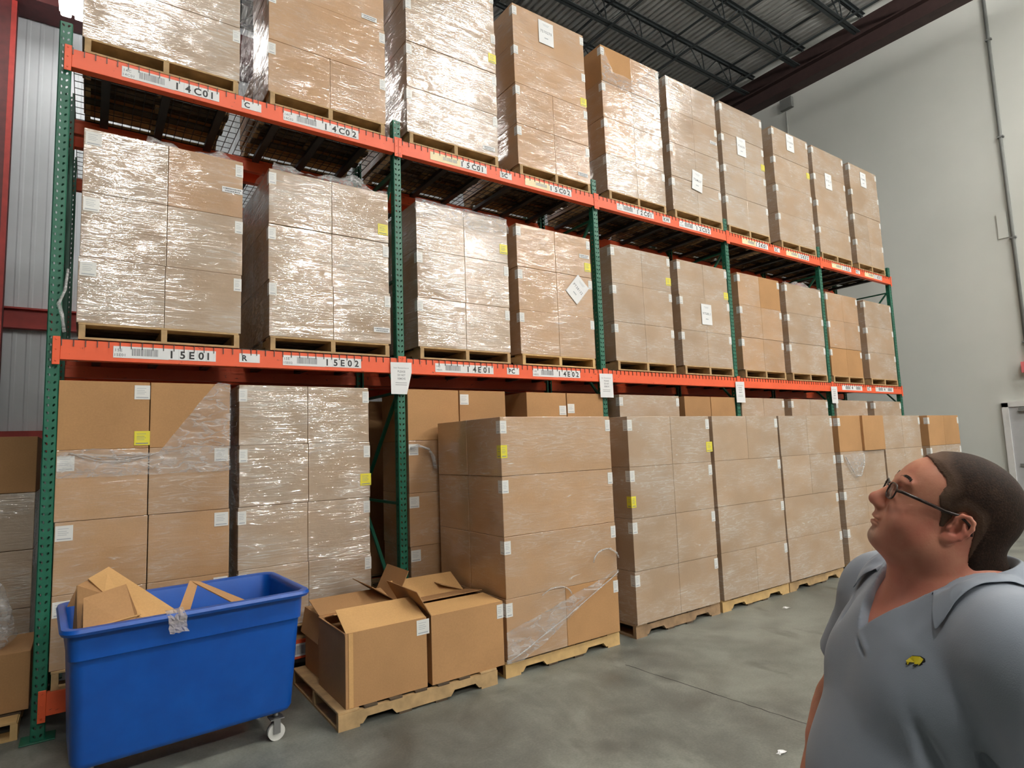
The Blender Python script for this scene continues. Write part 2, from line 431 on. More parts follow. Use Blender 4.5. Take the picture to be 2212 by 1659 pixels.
# lamps
for i, (x, y) in enumerate(LAMP_SPOTS):
    o = thing('high_bay_lamp', ['white high bay lamp hanging over the aisle before the first rack bay', 'high bay lamp over the aisle before the third rack bay', 'high bay lamp over the aisle before the last rack bay',
        'high bay lamp in the second lamp row near the rack start', 'high bay lamp in the second lamp row, middle one', 'high bay lamp in the second lamp row near the grey wall', 'glaring twin-tube lamp seen behind the rack beside the top green post', 'high bay lamp behind the rack line, beyond its near end', 'high bay lamp between the two lamp rows beside the grey wall'][i], 'ceiling lamp', (x, y, LAMP_Z), math.pi/2 if i == 6 else 0, 'high bay lamps')
    MB().box((-.62, -.20, .09), (.62, .20, .16)).build('housing', M['doorwhite'], o)
    em = M['emit_half'] if i == 0 else M['emit'] if i < 3 else M['emit_far_half'] if i == 3 else M['emit_far'] if i < 6 else M['emit_dim'] if i == 6 else M['emit_side'] if i == 7 else M['emit']
    for s in (-1, 1):
        put('diffuser', bevel_mesh(MB().box((-.6, s*.10-.075, 0), (.6, s*.10+.075, .09)).mesh('diffuser', em), .02, 2), o)
    if i != 6: MB().box((-.58, -.17, .16), (.58, .17, .165)).build('top_diffuser', M['uplight'], o)  # glowing top added to each lamp to brighten the roof deck
    MB().bar((-.3, 0, .16), (-.3, 0, ZD-LAMP_Z), .01, .01).build('hanger', M['steel'], o)
    MB().bar((.3, 0, .16), (.3, 0, ZD-LAMP_Z), .01, .01).build('hanger', M['steel'], o)

# ------------------------------------------------------------------ the pallet rack
PITCH = 2.515; PX = [i*PITCH-.005 for i in range(6)]; PW = .076; PH = 4.84; RD = 1.07
BEAM_Z = {'ground': (.15, .29), 'E': (2.421, 2.557), 'C': (4.4985, 4.634)}

def perf_strip(mb, W, H, pitch, hole_r, cols, P):
    """strip W wide and H tall with teardrop holes; P(u, v) gives the 3D point"""
    nz = int(H/pitch); cw = W/cols
    for c in range(cols):
        for k in range(nz):
            u0 = c*cw; v0 = k*pitch; uc = u0+cw*.5; vc = v0+pitch*.5
            outer = [(u0, v0), (u0+cw*.5, v0), (u0+cw, v0), (u0+cw, v0+pitch*.5), (u0+cw, v0+pitch), (u0+cw*.5, v0+pitch), (u0, v0+pitch), (u0, v0+pitch*.5)]
            tilt = .0035*(1 if c == 0 else -1)
            inner = [(uc-hole_r*.35+tilt, vc-hole_r*1.25), (uc+tilt, vc-hole_r*1.4), (uc+hole_r*.35+tilt, vc-hole_r*1.25), (uc+hole_r, vc), (uc+hole_r*.8-tilt, vc+hole_r), (uc-tilt, vc+hole_r*1.15), (uc-hole_r*.8-tilt, vc+hole_r), (uc-hole_r, vc)]
            vs = [P(*q) for q in outer+inner]
            mb.add(vs, [(i, (i+1) % 8, 8+(i+1) % 8, 8+i) for i in range(8)])
    return nz*pitch

def post_mesh(face):
    """open channel post; face=-1 looks to the aisle (y-), +1 to the back"""
    mb = MB(); h = PW/2; D = .07
    y0 = 0 if face < 0 else D; y1 = D if face < 0 else 0
    Hh = perf_strip(mb, PW-.012, PH, .0508, .0075, 2, lambda u, v: (-h+.006+u, y0, v))
    sgn = 1 if face < 0 else -1
    mb.add([(-h+.006, y0, 0), (-h+.006, y0, Hh), (-h, y0+sgn*.006, Hh), (-h, y0+sgn*.006, 0)], [(0, 1, 2, 3)])
    mb.add([(h-.006, y0, 0), (h-.006, y0, Hh), (h, y0+sgn*.006, Hh), (h, y0+sgn*.006, 0)], [(0, 1, 2, 3)])
    for s in (-1, 1):
        perf_strip(mb, D-.006, PH, .0508, .007, 1, lambda u, v, s=s: (s*h, y0+sgn*(.006+u), v))
        mb.box((min(s*h, s*(h-.018)), min(y1, y1-sgn*.002), 0), (max(s*h, s*(h-.018)), max(y1, y1-sgn*.002), Hh))
    return mb.mesh('post', M['green'], fix=False)
postF = post_mesh(-1); postB = post_mesh(1)
brace_me = {}
def brace_mesh(z0, z1):
    mb = MB(); mb.bar((0, .075, z0), (0, RD-.075, z1), .03, .022); return mb.mesh('brace', M['green'])
plate_me = bevel_mesh(MB().box((-.09, -.03, 0), (.09, .12, .008)).mesh('foot_plate', M['green']), .002, 1)
rack = thing('pallet_rack', 'tall green and orange pallet rack of five bays loaded with boxed pallets', 'pallet rack', (0, 0, 0))
for i, x in enumerate(PX):
    f = bpy.data.objects.new('upright_frame', None); C.objects.link(f); f.parent = rack; f.location = (x, 0, .008)
    put('post', postF, f); put('post', postB, f, (0, RD-.07, 0))
    put('foot_plate', plate_me, f, (0, 0, -.008)); put('foot_plate', plate_me, f, (0, RD-.09, -.008))
    zs = [(.25, .25), (.25, 1.25), (1.25, 1.25), (1.25, 2.25), (2.25, 2.25), (2.25, 3.3), (3.3, 3.3), (3.3, 4.35), (4.35, 4.35)]
    for j, (a, b_) in enumerate(zs):
        if (a, b_) not in brace_me: brace_me[(a, b_)] = brace_mesh(a, b_) if a == b_ or j % 4 == 1 else brace_mesh(b_, a)
        put('brace', brace_me[(a, b_)], f)

def beam_mesh(zb, zt, front):
    mb = MB(); y0, y1 = (-.025, .042) if front else (RD-.042, RD+.02)
    L = PITCH-PW; h = zt-zb
    # step beam profile: taller outer face, ledge inside
    if front: prof = [(y0, 0), (y1, 0), (y1, h-.04), (y1-.022, h-.04), (y1-.022, h), (y0, h)]
    else: prof = [(y1, 0), (y0, 0), (y0, h-.04), (y0+.022, h-.04), (y0+.022, h), (y1, h)]
    mb.prism(prof, 0, PW/2, PW/2+L)
    yo = y0-.006 if front else y1
    for s, xa in ((0, PW/2-.042), (1, PW/2+L-.0)):
        mb.box((xa, yo, -.035), (xa+.042, yo+.006, h+.02))
        for zz in (-.01, h*.5, h):
            mb.tube([(xa+.02, yo-.004, zz), (xa+.02, yo+.001, zz)], .006, 8)
    return bevel_mesh(mb.mesh('beam', M['orange']), .0025, 1)
bm_cache = {}
beams = {}
for lv, (z0, z1) in BEAM_Z.items():
    for i in range(5):
        for front in (True, False):
            k = (round(z1-z0, 4), front)
            if k not in bm_cache: bm_cache[k] = beam_mesh(0, z1-z0, front)
            b = put('beam', bm_cache[k], rack, (PX[i], 0, z0))
            if front: beams[(lv, i)] = b
# wire decks
def deck_mesh():
    mb = MB(); W_ = 1.19; n = 19
    for k in range(n):
        x = k*W_/(n-1)
        mb.box((x-.0025, -.018, 0), (x+.0025, RD+.01, .005))
        mb.box((x-.0025, -.0325, -.045), (x+.0025, -.0275, .005)); mb.box((x-.0025, -.0325, 0), (x+.0025, -.015, .005))
    for k in range(11):
        y = .01+k*(RD-.02)/10
        mb.box((-.0025, y-.0025, .005), (W_+.0025, y+.0025, .010))
    for x in (.2, .6, 1.0):
        mb.box((x-.03, .045, -.042), (x+.03, RD-.045, -.004))
    return mb.mesh('wire_deck', M['steel'], fix=False)
dm = deck_mesh()
for lv in ('E', 'C'):
    for i in range(5):
        for s in (0, 1):
            put('wire_deck', dm, rack, (PX[i]+.045+s*1.232, 0, BEAM_Z[lv][1]+.001))

# ------- lettering
FONT = {}
def text_mesh(txt, size, bold=.02):
    """outlines of a text as (verts, faces) in x,z with origin at left baseline"""
    k = (txt, size, bold)
    if k in FONT: return FONT[k]
    cu = bpy.data.curves.new('t', 'FONT'); cu.body = txt; cu.size = size; cu.offset = bold*size; cu.resolution_u = 3
    cu.space_character = 1.15
    o = bpy.data.objects.new('t', cu); C.objects.link(o)
    dg = bpy.context.evaluated_depsgraph_get(); dg.update()
    me = o.evaluated_get(dg).to_mesh()
    vs = [tuple(v.co) for v in me.vertices]; fs = [tuple(p.vertices) for p in me.polygons]
    o.evaluated_get(dg).to_mesh_clear()
    bpy.data.objects.remove(o); bpy.data.curves.remove(cu)
    FONT[k] = (vs, fs); return FONT[k]
def put_text(mb, txt, x, z, size, y, mi, bold=.02, width=None):
    vs, fs = text_mesh(txt, size, bold)
    if not vs: return 0
    x0 = min(v[0] for v in vs); x1 = max(v[0] for v in vs)
    k = (width/(x1-x0)) if width else 1.0
    mb.add([(x+(v[0]-x0)*k, y, z+v[1]) for v in vs], [tuple(reversed(f)) for f in fs], mi)
    return (x1-x0)*k
def barcode(mb, x0, x1, z0, z1, y, mi, rnd):
    x = x0
    while x < x1:
        w_ = rnd.choice((.002, .003, .005)); mb.box((x, y-.0004, z0), (min(x+w_, x1), y, z1), mi); x += w_+rnd.choice((.002, .003))
def rack_label(bay, lv, x0, x1, txt, cream=False, missing=''):
    """long sticker: small code block, barcode, big characters"""
    h = .082; z0 = .028; y = -.0265
    mb = MB(); L = x1-x0; split = x0+L*.52
    mb.box((x0, y-.0012, z0), (split, y+.001, z0+h), 1 if cream else 0)
    mb.box((split, y-.0013, z0+.002), (x1, y+.001, z0+h), 0)
    rd = random.Random(hash_s(txt)); yf = y-.0014
    if not cream:
        put_text(mb, txt[:3], x0+.012, z0+.045, .028, yf, 3); put_text(mb, txt, x0+.008, z0+.012, .026, yf, 3)
        barcode(mb, x0+L*.17, x0+L*.42, z0+.018, z0+h-.012, yf, 3, rd)
    else:
        barcode(mb, x0+L*.22, x0+L*.46, z0+.026, z0+h-.02, yf, 4, rd)
    cw = (x1-split-.01)/5
    for k, ch in enumerate(txt):
        put_text(mb, ch, split+.012+k*cw, z0+.014, .075, yf, 2, .03)
        if k: mb.box((split+.004+k*cw, yf-.0002, z0+.002), (split+.0055+k*cw, yf, z0+h), 4)
    return mb.build('rack_label', [M['paper'], M['cream'], M['ink'], M['greyink'], M['paleink']], beams[(lv, bay)])
def hash_s(s):
    return sum((i+3)*ord(c) for i, c in enumerate(s))
def small_label(bay, lv, txt, x0=1.15, x1=1.30):
    mb = MB(); y = -.0265
    mb.box((x0, y-.0012, .036), (x1, y+.001, .105), 0)
    put_text(mb, txt, x0+.02, .048, .062, y-.0014, 1, .03)
    o = mb.build('bay_label', [M['paper'], M['ink']], beams[(lv, bay)])
CREAM = {('C', 1), ('C', 3), ('C', 4)}
for lv, bay, a, mid, b_ in (('C', 0, '14C01', 'C', '14C02'), ('C', 1, '15C01', 'SC', '15C02'), ('C', 2, '12C01', 'KW', '12C02'), ('C', 3, '15K01', 'SC', '15K02'), ('C', 4, '11K01', 'KC', '11K02'),
                            ('E', 0, '15E01', 'R', '15E02'), ('E', 1, '14E01', 'PC', '14E02')):
    cr = (lv, bay) in CREAM
    rack_label(bay, lv, .335, .985, a, cr); rack_label(bay, lv, 1.475, 2.13, b_, cr)
    small_label(bay, lv, mid)
# last bay of the lower beam: barcode stickers with a bold mark between
for x0 in (.30, 1.46):
    mb = MB(); y = -.0265; rd = random.Random(5)
    mb.box((x0, y-.0012, .03), (x0+.68, y+.001, .11), 0)
    barcode(mb, x0+.11, x0+.27, .045, .095, y-.0014, 1, rd); barcode(mb, x0+.46, x0+.62, .045, .095, y-.0014, 1, rd)
    mb.box((x0+.335, y-.0018, .05), (x0+.355, y-.0014, .09), 2)
    put_text(mb, '+', x0+.318, .05, .06, y-.0015, 2, .03)
    mb.build('rack_label', [M['paper'], M['greyink'], M['ink']], beams[('E', 4)])
small_label(4, 'E', 'KC')
mb = MB(); y = -.0265
mb.box((1.50, y-.0012, .02), (1.95, y+.001, .115), 0); barcode(mb, 1.53, 1.80, .035, .10, y-.0014, 1, random.Random(4))
mb.build('rack_label', [M['paper'], M['greyink']], beams[('ground', 0)])
# wire-deck chips of dark paint on the beams stay in the paint material

# ------- paper notices hanging at the posts
def notice(x, z1, w_, h_, cut, lbl):
    mb = MB(); y = -.038
    poly = [(x, z1), (x+w_, z1+.004), (x+w_, z1-h_*.30), (x+w_-cut, z1-h_), (x+.003, z1-h_)]
    mb.prism(poly, 1, y-.0012, y, 0)
    yy = y-.0015
    put_text(mb, 'Item Nomenclature', x+.03, z1-.055, .022, yy, 1, .0, w_-.06)
    for k, t in enumerate(('PLEASE', 'DO NOT', 'REMOVE')):
        put_text(mb, t, x+w_*.33, z1-.09-.032*k, .026, yy, 2, .02, w_*.36)
    for k in range(2):
        mb.box((x+.045, yy-.0003, z1-.185-k*.018), (x+w_-.05, yy, z1-.181-k*.018), 1)
    tag(mb.build('paper_notice', [M['paper'], M['greyink'], M['greyink']]), lbl, 'notice', 'paper notices taped at the rack posts')
notice(2.392, 2.517, .205, .285, .05, 'white printed sheet with an angled corner taped at the second post from the left')
notice(4.918, 2.512, .205, .27, .0, 'white printed sheet taped to the orange beam at the third post')
notice(7.445, 2.497, .20, .285, .0, 'white printed sheet taped to the orange beam at the fourth post')
notice(9.975, 2.497, .19, .27, .0, 'white printed sheet taped to the orange beam at the fifth post')

# ------------------------------------------------------------------ pallets
PLH = .115
def pallet_parts(w_=1.02, L=1.19, seed=0):
    """stringers along y with two notches each; boards across"""
    rd = random.Random(seed); parts = []
    zs0, zs1 = .015, .100
    for s in (-1, 0, 1):
        xc = s*(w_/2-.02); prof = []
        a, b_ = .16, .39
        prof = [(0, zs0), (a, zs0), (a+.03, zs0+.035), (b_-.03, zs0+.035), (b_, zs0), (L-b_, zs0), (L-b_+.03, zs0+.035), (L-a-.03, zs0+.035), (L-a, zs0), (L, zs0), (L, zs1), (0, zs1)]
        # cut as convex slabs: upper bar + three feet
        mb = MB(); mb.box((xc-.019, 0, zs0+.035), (xc+.019, L, zs1))
        for f0, f1 in ((0, a), (b_, L-b_), (L-a, L)):
            mb.prism([(f0, zs0), (f1, zs0), (f1+(.03 if f1 < L else 0), zs0+.035), (f0-(.03 if f0 > 0 else 0), zs0+.035)], 0, xc-.019, xc+.019)
        parts.append(('stringer', mb.mesh('stringer', M['wood'])))
    ys = [0, .17, .345, .53, .70, .87, 1.045]
    for k, y in enumerate(ys):
        d = .14 if k in (0, 6) else .09
        y = min(y, L-d); j = rd.uniform(-.008, .004)
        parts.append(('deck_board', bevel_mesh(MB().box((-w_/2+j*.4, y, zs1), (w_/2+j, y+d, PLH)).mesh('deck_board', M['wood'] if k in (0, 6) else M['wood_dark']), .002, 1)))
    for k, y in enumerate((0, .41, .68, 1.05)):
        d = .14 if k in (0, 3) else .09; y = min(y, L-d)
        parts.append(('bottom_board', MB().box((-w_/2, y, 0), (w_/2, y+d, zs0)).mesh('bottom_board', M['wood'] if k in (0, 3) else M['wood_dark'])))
    return parts
PAL = [pallet_parts(seed=s) for s in (1, 2)]
def recol(parts, mt):
    out = []
    for n, me in parts:
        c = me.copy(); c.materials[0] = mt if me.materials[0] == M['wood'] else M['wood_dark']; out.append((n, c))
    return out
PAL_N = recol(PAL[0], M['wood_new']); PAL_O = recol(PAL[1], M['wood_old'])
def pallet(x, y, z, label, rot=0, kind=0, group=None):
    o = thing('wooden_pallet', label, 'pallet', (x, y, z), rot, group)
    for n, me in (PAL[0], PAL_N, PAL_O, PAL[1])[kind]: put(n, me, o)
    return o

# ------------------------------------------------------------------ cartons
def carton_mesh(w_, d, h, seed):
    """closed carton, origin at the front left bottom corner; slightly bowed panels, eased edges, tape"""
    rd = random.Random(seed); n = 5
    bm = bmesh.new(); bmesh.ops.create_cube(bm, size=1.0)
    bmesh.ops.subdivide_edges(bm, edges=bm.edges[:], cuts=n-1, use_grid_fill=True)
    a = [rd.uniform(-.001, .0035) for _ in range(3)]
    for v in bm.verts:
        x, y, z = v.co
        cx, cy, cz = (1-4*x*x), (1-4*y*y), (1-4*z*z)
        X = (x+.5)*w_; Y = (y+.5)*d; Z = (z+.5)*h
        if abs(y) > .499: Y += math.copysign(a[0]*cx*cz, y)*.7
        if abs(x) > .499: X += math.copysign(a[1]*cy*cz, x)*.5
        v.co = (X, Y, Z)
    ed = [e for e in bm.edges if len(e.link_faces) == 2 and e.calc_face_angle(0) > 1.0]
    bmesh.ops.bevel(bm, geom=ed, offset=.0035, segments=2, profile=.5, affect='EDGES')
    me = bpy.data.meshes.new('carton'); bm.to_mesh(me); bm.free()
    return me
CART = {}
def get_carton(w_, d, h, mat, var):
    k = (round(w_, 3), round(d, 3), round(h, 3), mat, var)
    if k not in CART:
        me = carton_mesh(w_, d, h, var*7+3); me.materials.append(M[mat]); CART[k] = me
    return CART[k]
def label_mesh(kind, size=(.095, .10), col='label'):
    """kinds: F flat on the front; L folded round the left front edge; R folded round the right front edge. origin at the carton corner, z=0 at label bottom"""
    w_, h = size; mb = MB(); t = .0014
    def front(x0, x1):
        mb.box((x0, -t-.0005, 0), (x1, -.0002, h), 0)
        for k, zz in enumerate((.78, .62, .5, .38)):
            mb.box((x0+(x1-x0)*.15, -t-.0008, h*zz), (x1-(x1-x0)*(.25+.1*(k % 2)), -t-.0004, h*zz+.003), 1)
        mb.box((x0+.01, -t-.0008, h*.10), (x1-.01, -t-.0004, h*.17), 1)
    def side(s, y0, y1):
        xa, xb = (-t-.0005, -.0002) if s < 0 else (.0002, t+.0005)
        mb.box((xa, y0, 0), (xb, y1, h), 0)
        xo = -t-.0008 if s < 0 else t+.0004
        for zz in (.7, .5): mb.box((xo, y0+.012, h*zz), (xo+.0004, y1-.012, h*zz+.003), 1)
        mb.box((xo, y0+.01, h*.10), (xo+.0004, y1-.01, h*.17), 1)
    if kind == 'F': front(0, w_)
    if kind == 'L': front(-t, .058); side(-1, -t, .055)
    if kind == 'R': front(-.055, t); side(1, -t, .03)
    return mb.mesh('shipping_label' if col == 'label' else 'yellow_label', [M[col], M['paleink'] if col == 'label' else M['greyink']])
LBL = {(k, c): label_mesh(k, col=c) for k in 'FLR' for c in ('label', 'yellow')}
def mk_strip():
    mb = MB(); mb.box((0, -.0018, 0), (.15, -.0002, .045), 0)
    barcode(mb, .008, .14, .026, .036, -.0019, 1, random.Random(2))
    barcode(mb, .02, .13, .008, .018, -.0019, 1, random.Random(8)); return mb.mesh('barcode_strip', [M['paper'], M['ink']])
STRIP = mk_strip()
def mk_sheet(txt):
    mb = MB(); mb.box((0, -.002, 0), (.215, -.0004, .28), 0)
    if txt: put_text(mb, txt, .025, .135, .045, -.0022, 1, .02, .165)
    mb.box((.07, -.0024, .225), (.145, -.002, .229), 2); mb.box((.06, -.0024, .24), (.155, -.002, .244), 2)
    mb.box((.08, -.0024, .07), (.135, -.002, .082), 2)
    return mb.mesh('placard', [M['paper'], M['greyink'], M['paleink']])
SHEETS = {}
def carton(name_lbl, x, y, z, w_, d, h, mat, labels=(), var=0, group=None, rz=0):
    """labels: list of (kind, colour, dx, dz)"""
    o = put('carton', get_carton(w_, d, h, mat, var), None, (x, y, z), (0, 0, rz))
    tag(o, name_lbl, 'box', group)
    for k in labels:
        kind, col, dx, dz = k[:4]
        if kind == 'S': put('barcode_strip', STRIP, o, (dx, -.003, dz)); continue
        if kind == 'P':
            txt = k[4]
            if txt not in SHEETS: SHEETS[txt] = mk_sheet(txt)
            put('placard', SHEETS[txt], o, (dx, -.006, dz), (0, k[5] if len(k) > 5 else 0, 0)); continue
        me = LBL[(kind, col)]
        xx = {'F': dx, 'L': 0, 'R': w_}[kind]
        put(me.name.split('.')[0], me, o, (xx, -.001 if kind == 'F' else 0, dz))
    return o
ORD = ['bottom', 'second', 'third', 'top']
BH = .468; CW = .522; CD = .585
MASS = MB()
KEEP_REAR = {'C3', 'C4', 'C5', 'C6', 'E2', 'E3', 'E4', 'F1', 'F2', 'F5', 'F7'}
def mass_box(x, y, z, w_, d, h):
    c = .004; MASS.box((x+c, y+c, z), (x+w_-c, y+d-c, z+h))
WIDE = {'C1': (0, 1, 2, 3), 'C2': (1, 2, 3), 'C3': (0, 1, 2, 3), 'C4': (2, 3), 'C8': (0, 1, 2, 3), 'C9': (0, 1, 2, 3), 'C10': (2, 3), 'E8': (0, 1, 2), 'E10': (0, 1, 2), 'F1': (1, 2, 3), 'F3': (1, 2), 'F4': (0, 1), 'G5': (3,), 'G9': (3,), 'G10': (3,)}
def lname(lay, n): return 'top' if lay == n-1 else ['bottom', 'second', 'third'][lay]
def load(key, place, x, y, z, n, mat, rear=False, left='L', right='R', extra=None, bh=BH, cw=CW, pal_kind=0, gap=.002, rot=False, mats=None, cd=CD, prot=0, sway=.004):
    """one pallet load, n layers of two cartons across the front; rear adds the carton behind the left one"""
    rd = random.Random(hash_s(key)); extra = extra or {}
    W_ = cw*2+gap
    if rot: pallet(x+W_/2-.595-.0, y+.02+1.02/2+.0, z, f'pallet with notched runners under the {place}', 0, pal_kind).rotation_euler = (0, 0, -math.pi/2)
    else: pallet(x+W_/2, y-.01, z, f'wooden pallet under the {place}', 0, pal_kind)
    zb = z+PLH+.001
    grp = f'cartons of the {place}'
    for lay in range(n):
        sh = rd.uniform(-sway, sway); sy = rd.uniform(-sway, sway)
        wide = lay in WIDE.get(key, ())
        if wide:
            e0 = extra.get((lay, 0), {}); e1 = extra.get((lay, 1), {}); lab = []
            if left and not e0.get('nolabel'): lab.append((left, 'label', 0, bh-.132))
            if right and not e1.get('nolabel'): lab.append((right, 'label', 0, bh-.132))
            lab += e0.get('labels', [])+[(q[0], q[1], q[2]+cw+gap, *q[3:]) for q in e1.get('labels', [])]
            mt = e0.get('mat') or (mats[lay] if mats else mat)
            carton(f"wide {'bare' if mt == 'kraft' else 'wrapped'} box filling the {lname(lay, n)} row, {place}", x+sh, y+sy, zb+lay*bh, W_, cd, bh-.0015, mt, lab, rd.randrange(3), grp)
        for col in (0, 1):
            if wide: continue
            ex = extra.get((lay, col), {})
            if ex.get('skip'): continue
            if (key[0] == 'R') or (key in ('G5', 'G6', 'G7', 'G8', 'G9', 'G10') and lay < 3):
                mass_box(x+col*(cw+gap)+sh, y+sy, zb+lay*bh, cw, cd, bh-.0015); continue
            lab = []
            side = left if col == 0 else right
            if side and not ex.get('nolabel'): lab.append((side, 'label', 0, bh-.032-.10))
            lab += ex.get('labels', [])
            mt = ex.get('mat') or (mats[lay] if mats else mat)
            what = 'bare box' if mt == 'kraft' else 'wrapped box'
            desc = f"{what}, {'left' if col == 0 else 'right'} of {lname(lay, n)} row, {place}"
            carton(ex.get('desc', desc), x+col*(cw+gap)+sh+ex.get('dx', 0), y+sy+ex.get('dy', 0), zb+lay*bh, cw, cd, bh-.0015, mt, lab, rd.randrange(3), grp)
        if lay == 0 and y == 0 and z > 2:
            for cc in ((0, 1) if not rear else (1,)):
                mass_box(x+cc*(cw+gap), y+cd+.008, zb, cw, cd, bh-.0015)
        if rear and key not in KEEP_REAR: mass_box(x+sh, y+sy+cd+.008, zb+lay*bh, cw, cd, bh-.0015)
        elif rear:
            mt = mats[lay] if mats else mat
            carton(f"wrapped box behind the left of {lname(lay, n)} row, {place}", x+sh, y+sy+cd+.008, zb+lay*bh, cw, cd, bh-.0015, mt, [], rd.randrange(3), grp)
    return zb+n*bh
F_, L_, R_l = 'F', 'L', 'R'
def yl(dx, dz, kind='F'): return (kind, 'yellow', dx, dz)
st = lambda dx, dz: ('S', '', dx, dz)
pl = lambda dx, dz, txt='', r=0: ('P', '', dx, dz, txt, r)
ZC = BEAM_Z['C'][1]+.012; ZE = BEAM_Z['E'][1]+.012; ZG = BEAM_Z['ground'][1]+.001
# ---- top level (above the C beam)
load('C1', 'load above label 14C01', .09, 0, ZC, 4, 'film_bright', left=None)
load('C2', 'load above label 14C02', 1.355, 0, ZC, 4, 'film_tight', left='L', extra={(2, 1): {'labels': [st(.30, .05)]}})
load('C3', 'load above label 15C01', 2.625, 0, ZC, 4, 'film_silver', rear=True, extra={(2, 1): {'labels': [yl(.43, .11)]}, (0, 1): {'labels': [st(.33, .05)]}})
load('C4', 'load above label 15C02', 3.925, 0, ZC, 4, 'film_tight', rear=True, extra={(3, 0): {'labels': [pl(.36, .13, '7570270')]}, (2, 1): {'labels': [yl(.43, .02)]}, (0, 1): {'labels': [st(.33, .07)]}})
load('C5', 'load above label 12C01', 5.25, 0, ZC, 4, 'film_silver', rear=True, extra={(3, 0): {'mat': 'kraft'}, (3, 1): {'mat': 'film_tight'}, (2, 0): {'mat': 'film_tight'}, (1, 0): {'mat': 'film_tight'}})
load('C6', 'load above label 12C02', 6.44, 0, ZC, 4, 'film_bright', rear=True, extra={(1, 0): {'labels': [pl(.40, -.10, '75M67', .12)]}, (2, 1): {'labels': [st(.35, .2)]}})
load('C7', 'load above label 15K01', 7.60, 0, ZC, 4, 'film_bright', rear=True, extra={(2, 0): {'labels': [pl(.36, .2, '73620')]}, (2, 1): {'labels': [yl(.43, .1)]}})
load('C8', 'load above label 15K02', 8.93, 0, ZC, 4, 'film_calm', rear=True, extra={(3, 0): {'labels': [pl(.40, .16, '71005')]}, (2, 1): {'labels': [yl(.43, .28)], 'nolabel': True}})
load('C9', 'load above label 11K01', 10.12, 0, ZC, 4, 'film_calm', rear=True, extra={(2, 0): {'labels': [pl(.36, .24, '7C1')]}})
load('C10', 'last load at the far end of the top rack level', 11.37, 0, ZC, 4, 'film_calm', rear=True, extra={(3, 0): {'labels': [pl(.40, .10, '75MC')]}})
# ---- middle level (above the E beam)
load('E1', 'load above label 15E01', .115, 0, ZE, 3, 'film_bright', extra={(2, 0): {'nolabel': True, 'labels': [('F', 'label', .01, .345)]}, (1, 0): {'nolabel': True, 'labels': [('F', 'label', .01, .33)]}, (0, 0): {'nolabel': True, 'labels': [('F', 'label', .01, .33)]}, (2, 1): {'mat': 'film_tight', 'labels': [st(.37, .19)]}})
load('E2', 'load above label 15E02', 1.365, 0, ZE, 3, 'film_silver', rear=True, extra={(2, 0): {'labels': []}, (2, 1): {'nolabel': True, 'labels': [yl(.42, .07)]}, (0, 1): {'labels': [st(.36, .10)]}}, sway=.009)
load('E3', 'load above label 14E01', 2.69, 0, ZE, 3, 'film_silver', rear=True, left='L', extra={(2, 0): {'nolabel': True}, (2, 1): {'nolabel': True, 'labels': [yl(.425, .10)]}})
load('E4', 'load above label 14E02', 3.862, 0, ZE, 3, 'film_tight', rear=True, pal_kind=1, extra={(1, 1): {'labels': [pl(.12, .28, 'PT38132', .75)]}, (2, 1): {'labels': [st(.35, .22), yl(.425, .07)]}})
load('E5', 'first middle-level load in the third rack bay', 5.24, 0, ZE, 3, 'film_calm', rear=True, extra={(2, 1): {'labels': [yl(.43, .08)]}})
load('E6', 'second middle-level load in the third rack bay', 6.44, 0, ZE, 3, 'film_calm', rear=True, extra={(1, 0): {'labels': [pl(.42, .10, '97580.1')]}, (2, 1): {'labels': [yl(.43, .03)]}}, sway=.010)
load('E7', 'first middle-level load in the fourth rack bay', 7.73, 0, ZE, 3, 'film_tight', rear=True, extra={(2, 1): {'mat': 'kraft'}})
load('E8', 'second middle-level load in the fourth rack bay', 8.93, 0, ZE, 3, 'film_calm', rear=True)
load('E9', 'first middle-level load in the last rack bay', 10.14, 0, ZE, 3, 'film_tight', extra={(0, 0): {'mat': 'kraft'}, (0, 1): {'mat': 'kraft'}})
load('E10', 'second middle-level load in the last rack bay', 11.43, 0, ZE, 3, 'film_calm', rear=True)
# ---- ground level
GB = .4695
load('G1', 'ground load under label 15E01', .036, 0, ZG, 4, 'film_tight', left=None, right=None, bh=GB, cw=.523, gap=.006, extra={
    (3, 0): {'mat': 'kraft', 'labels': [('F', 'label', .43, .345), yl(.435, .02)], 'desc': 'bare box with a yellow label, top row beside the first green post'},
    (3, 1): {'mat': 'kraft'}, (2, 0): {'labels': [('F', 'label', .005, .33)]}, (2, 1): {'labels': [('F', 'label', .42, .355)]}, (1, 0): {'labels': [('F', 'label', .005, .345)]}, (1, 1): {'labels': [('F', 'label', .42, .345)]}, (0, 0): {'labels': [('F', 'label', .005, .33)]}, (0, 1): {'labels': [('F', 'label', .42, .345)]}})
load('G2', 'ground load under label 15E02', 1.155, 0, ZG, 4, 'film_silver', bh=GB, extra={(2, 1): {'labels': [yl(.435, .10)]}})
load('G3', 'ground load under label 14E01', 2.572, 0, ZG, 4, 'film_tight', bh=GB, cw=.53, gap=.012, left='F', right=None, extra={(3, 0): {'mat': 'kraft', 'nolabel': True}, (3, 1): {'mat': 'kraft', 'labels': [('F', 'label', .005, .33)]}})
load('G4', 'ground load under label 14E02', 3.905, 0, ZG, 4, 'kraft', bh=GB, cw=.53, gap=.014, left=None, right=None, extra={(3, 0): {'labels': [('F', 'label', .43, .23)]}, (3, 1): {'labels': [('F', 'label', .005, .25)]}})
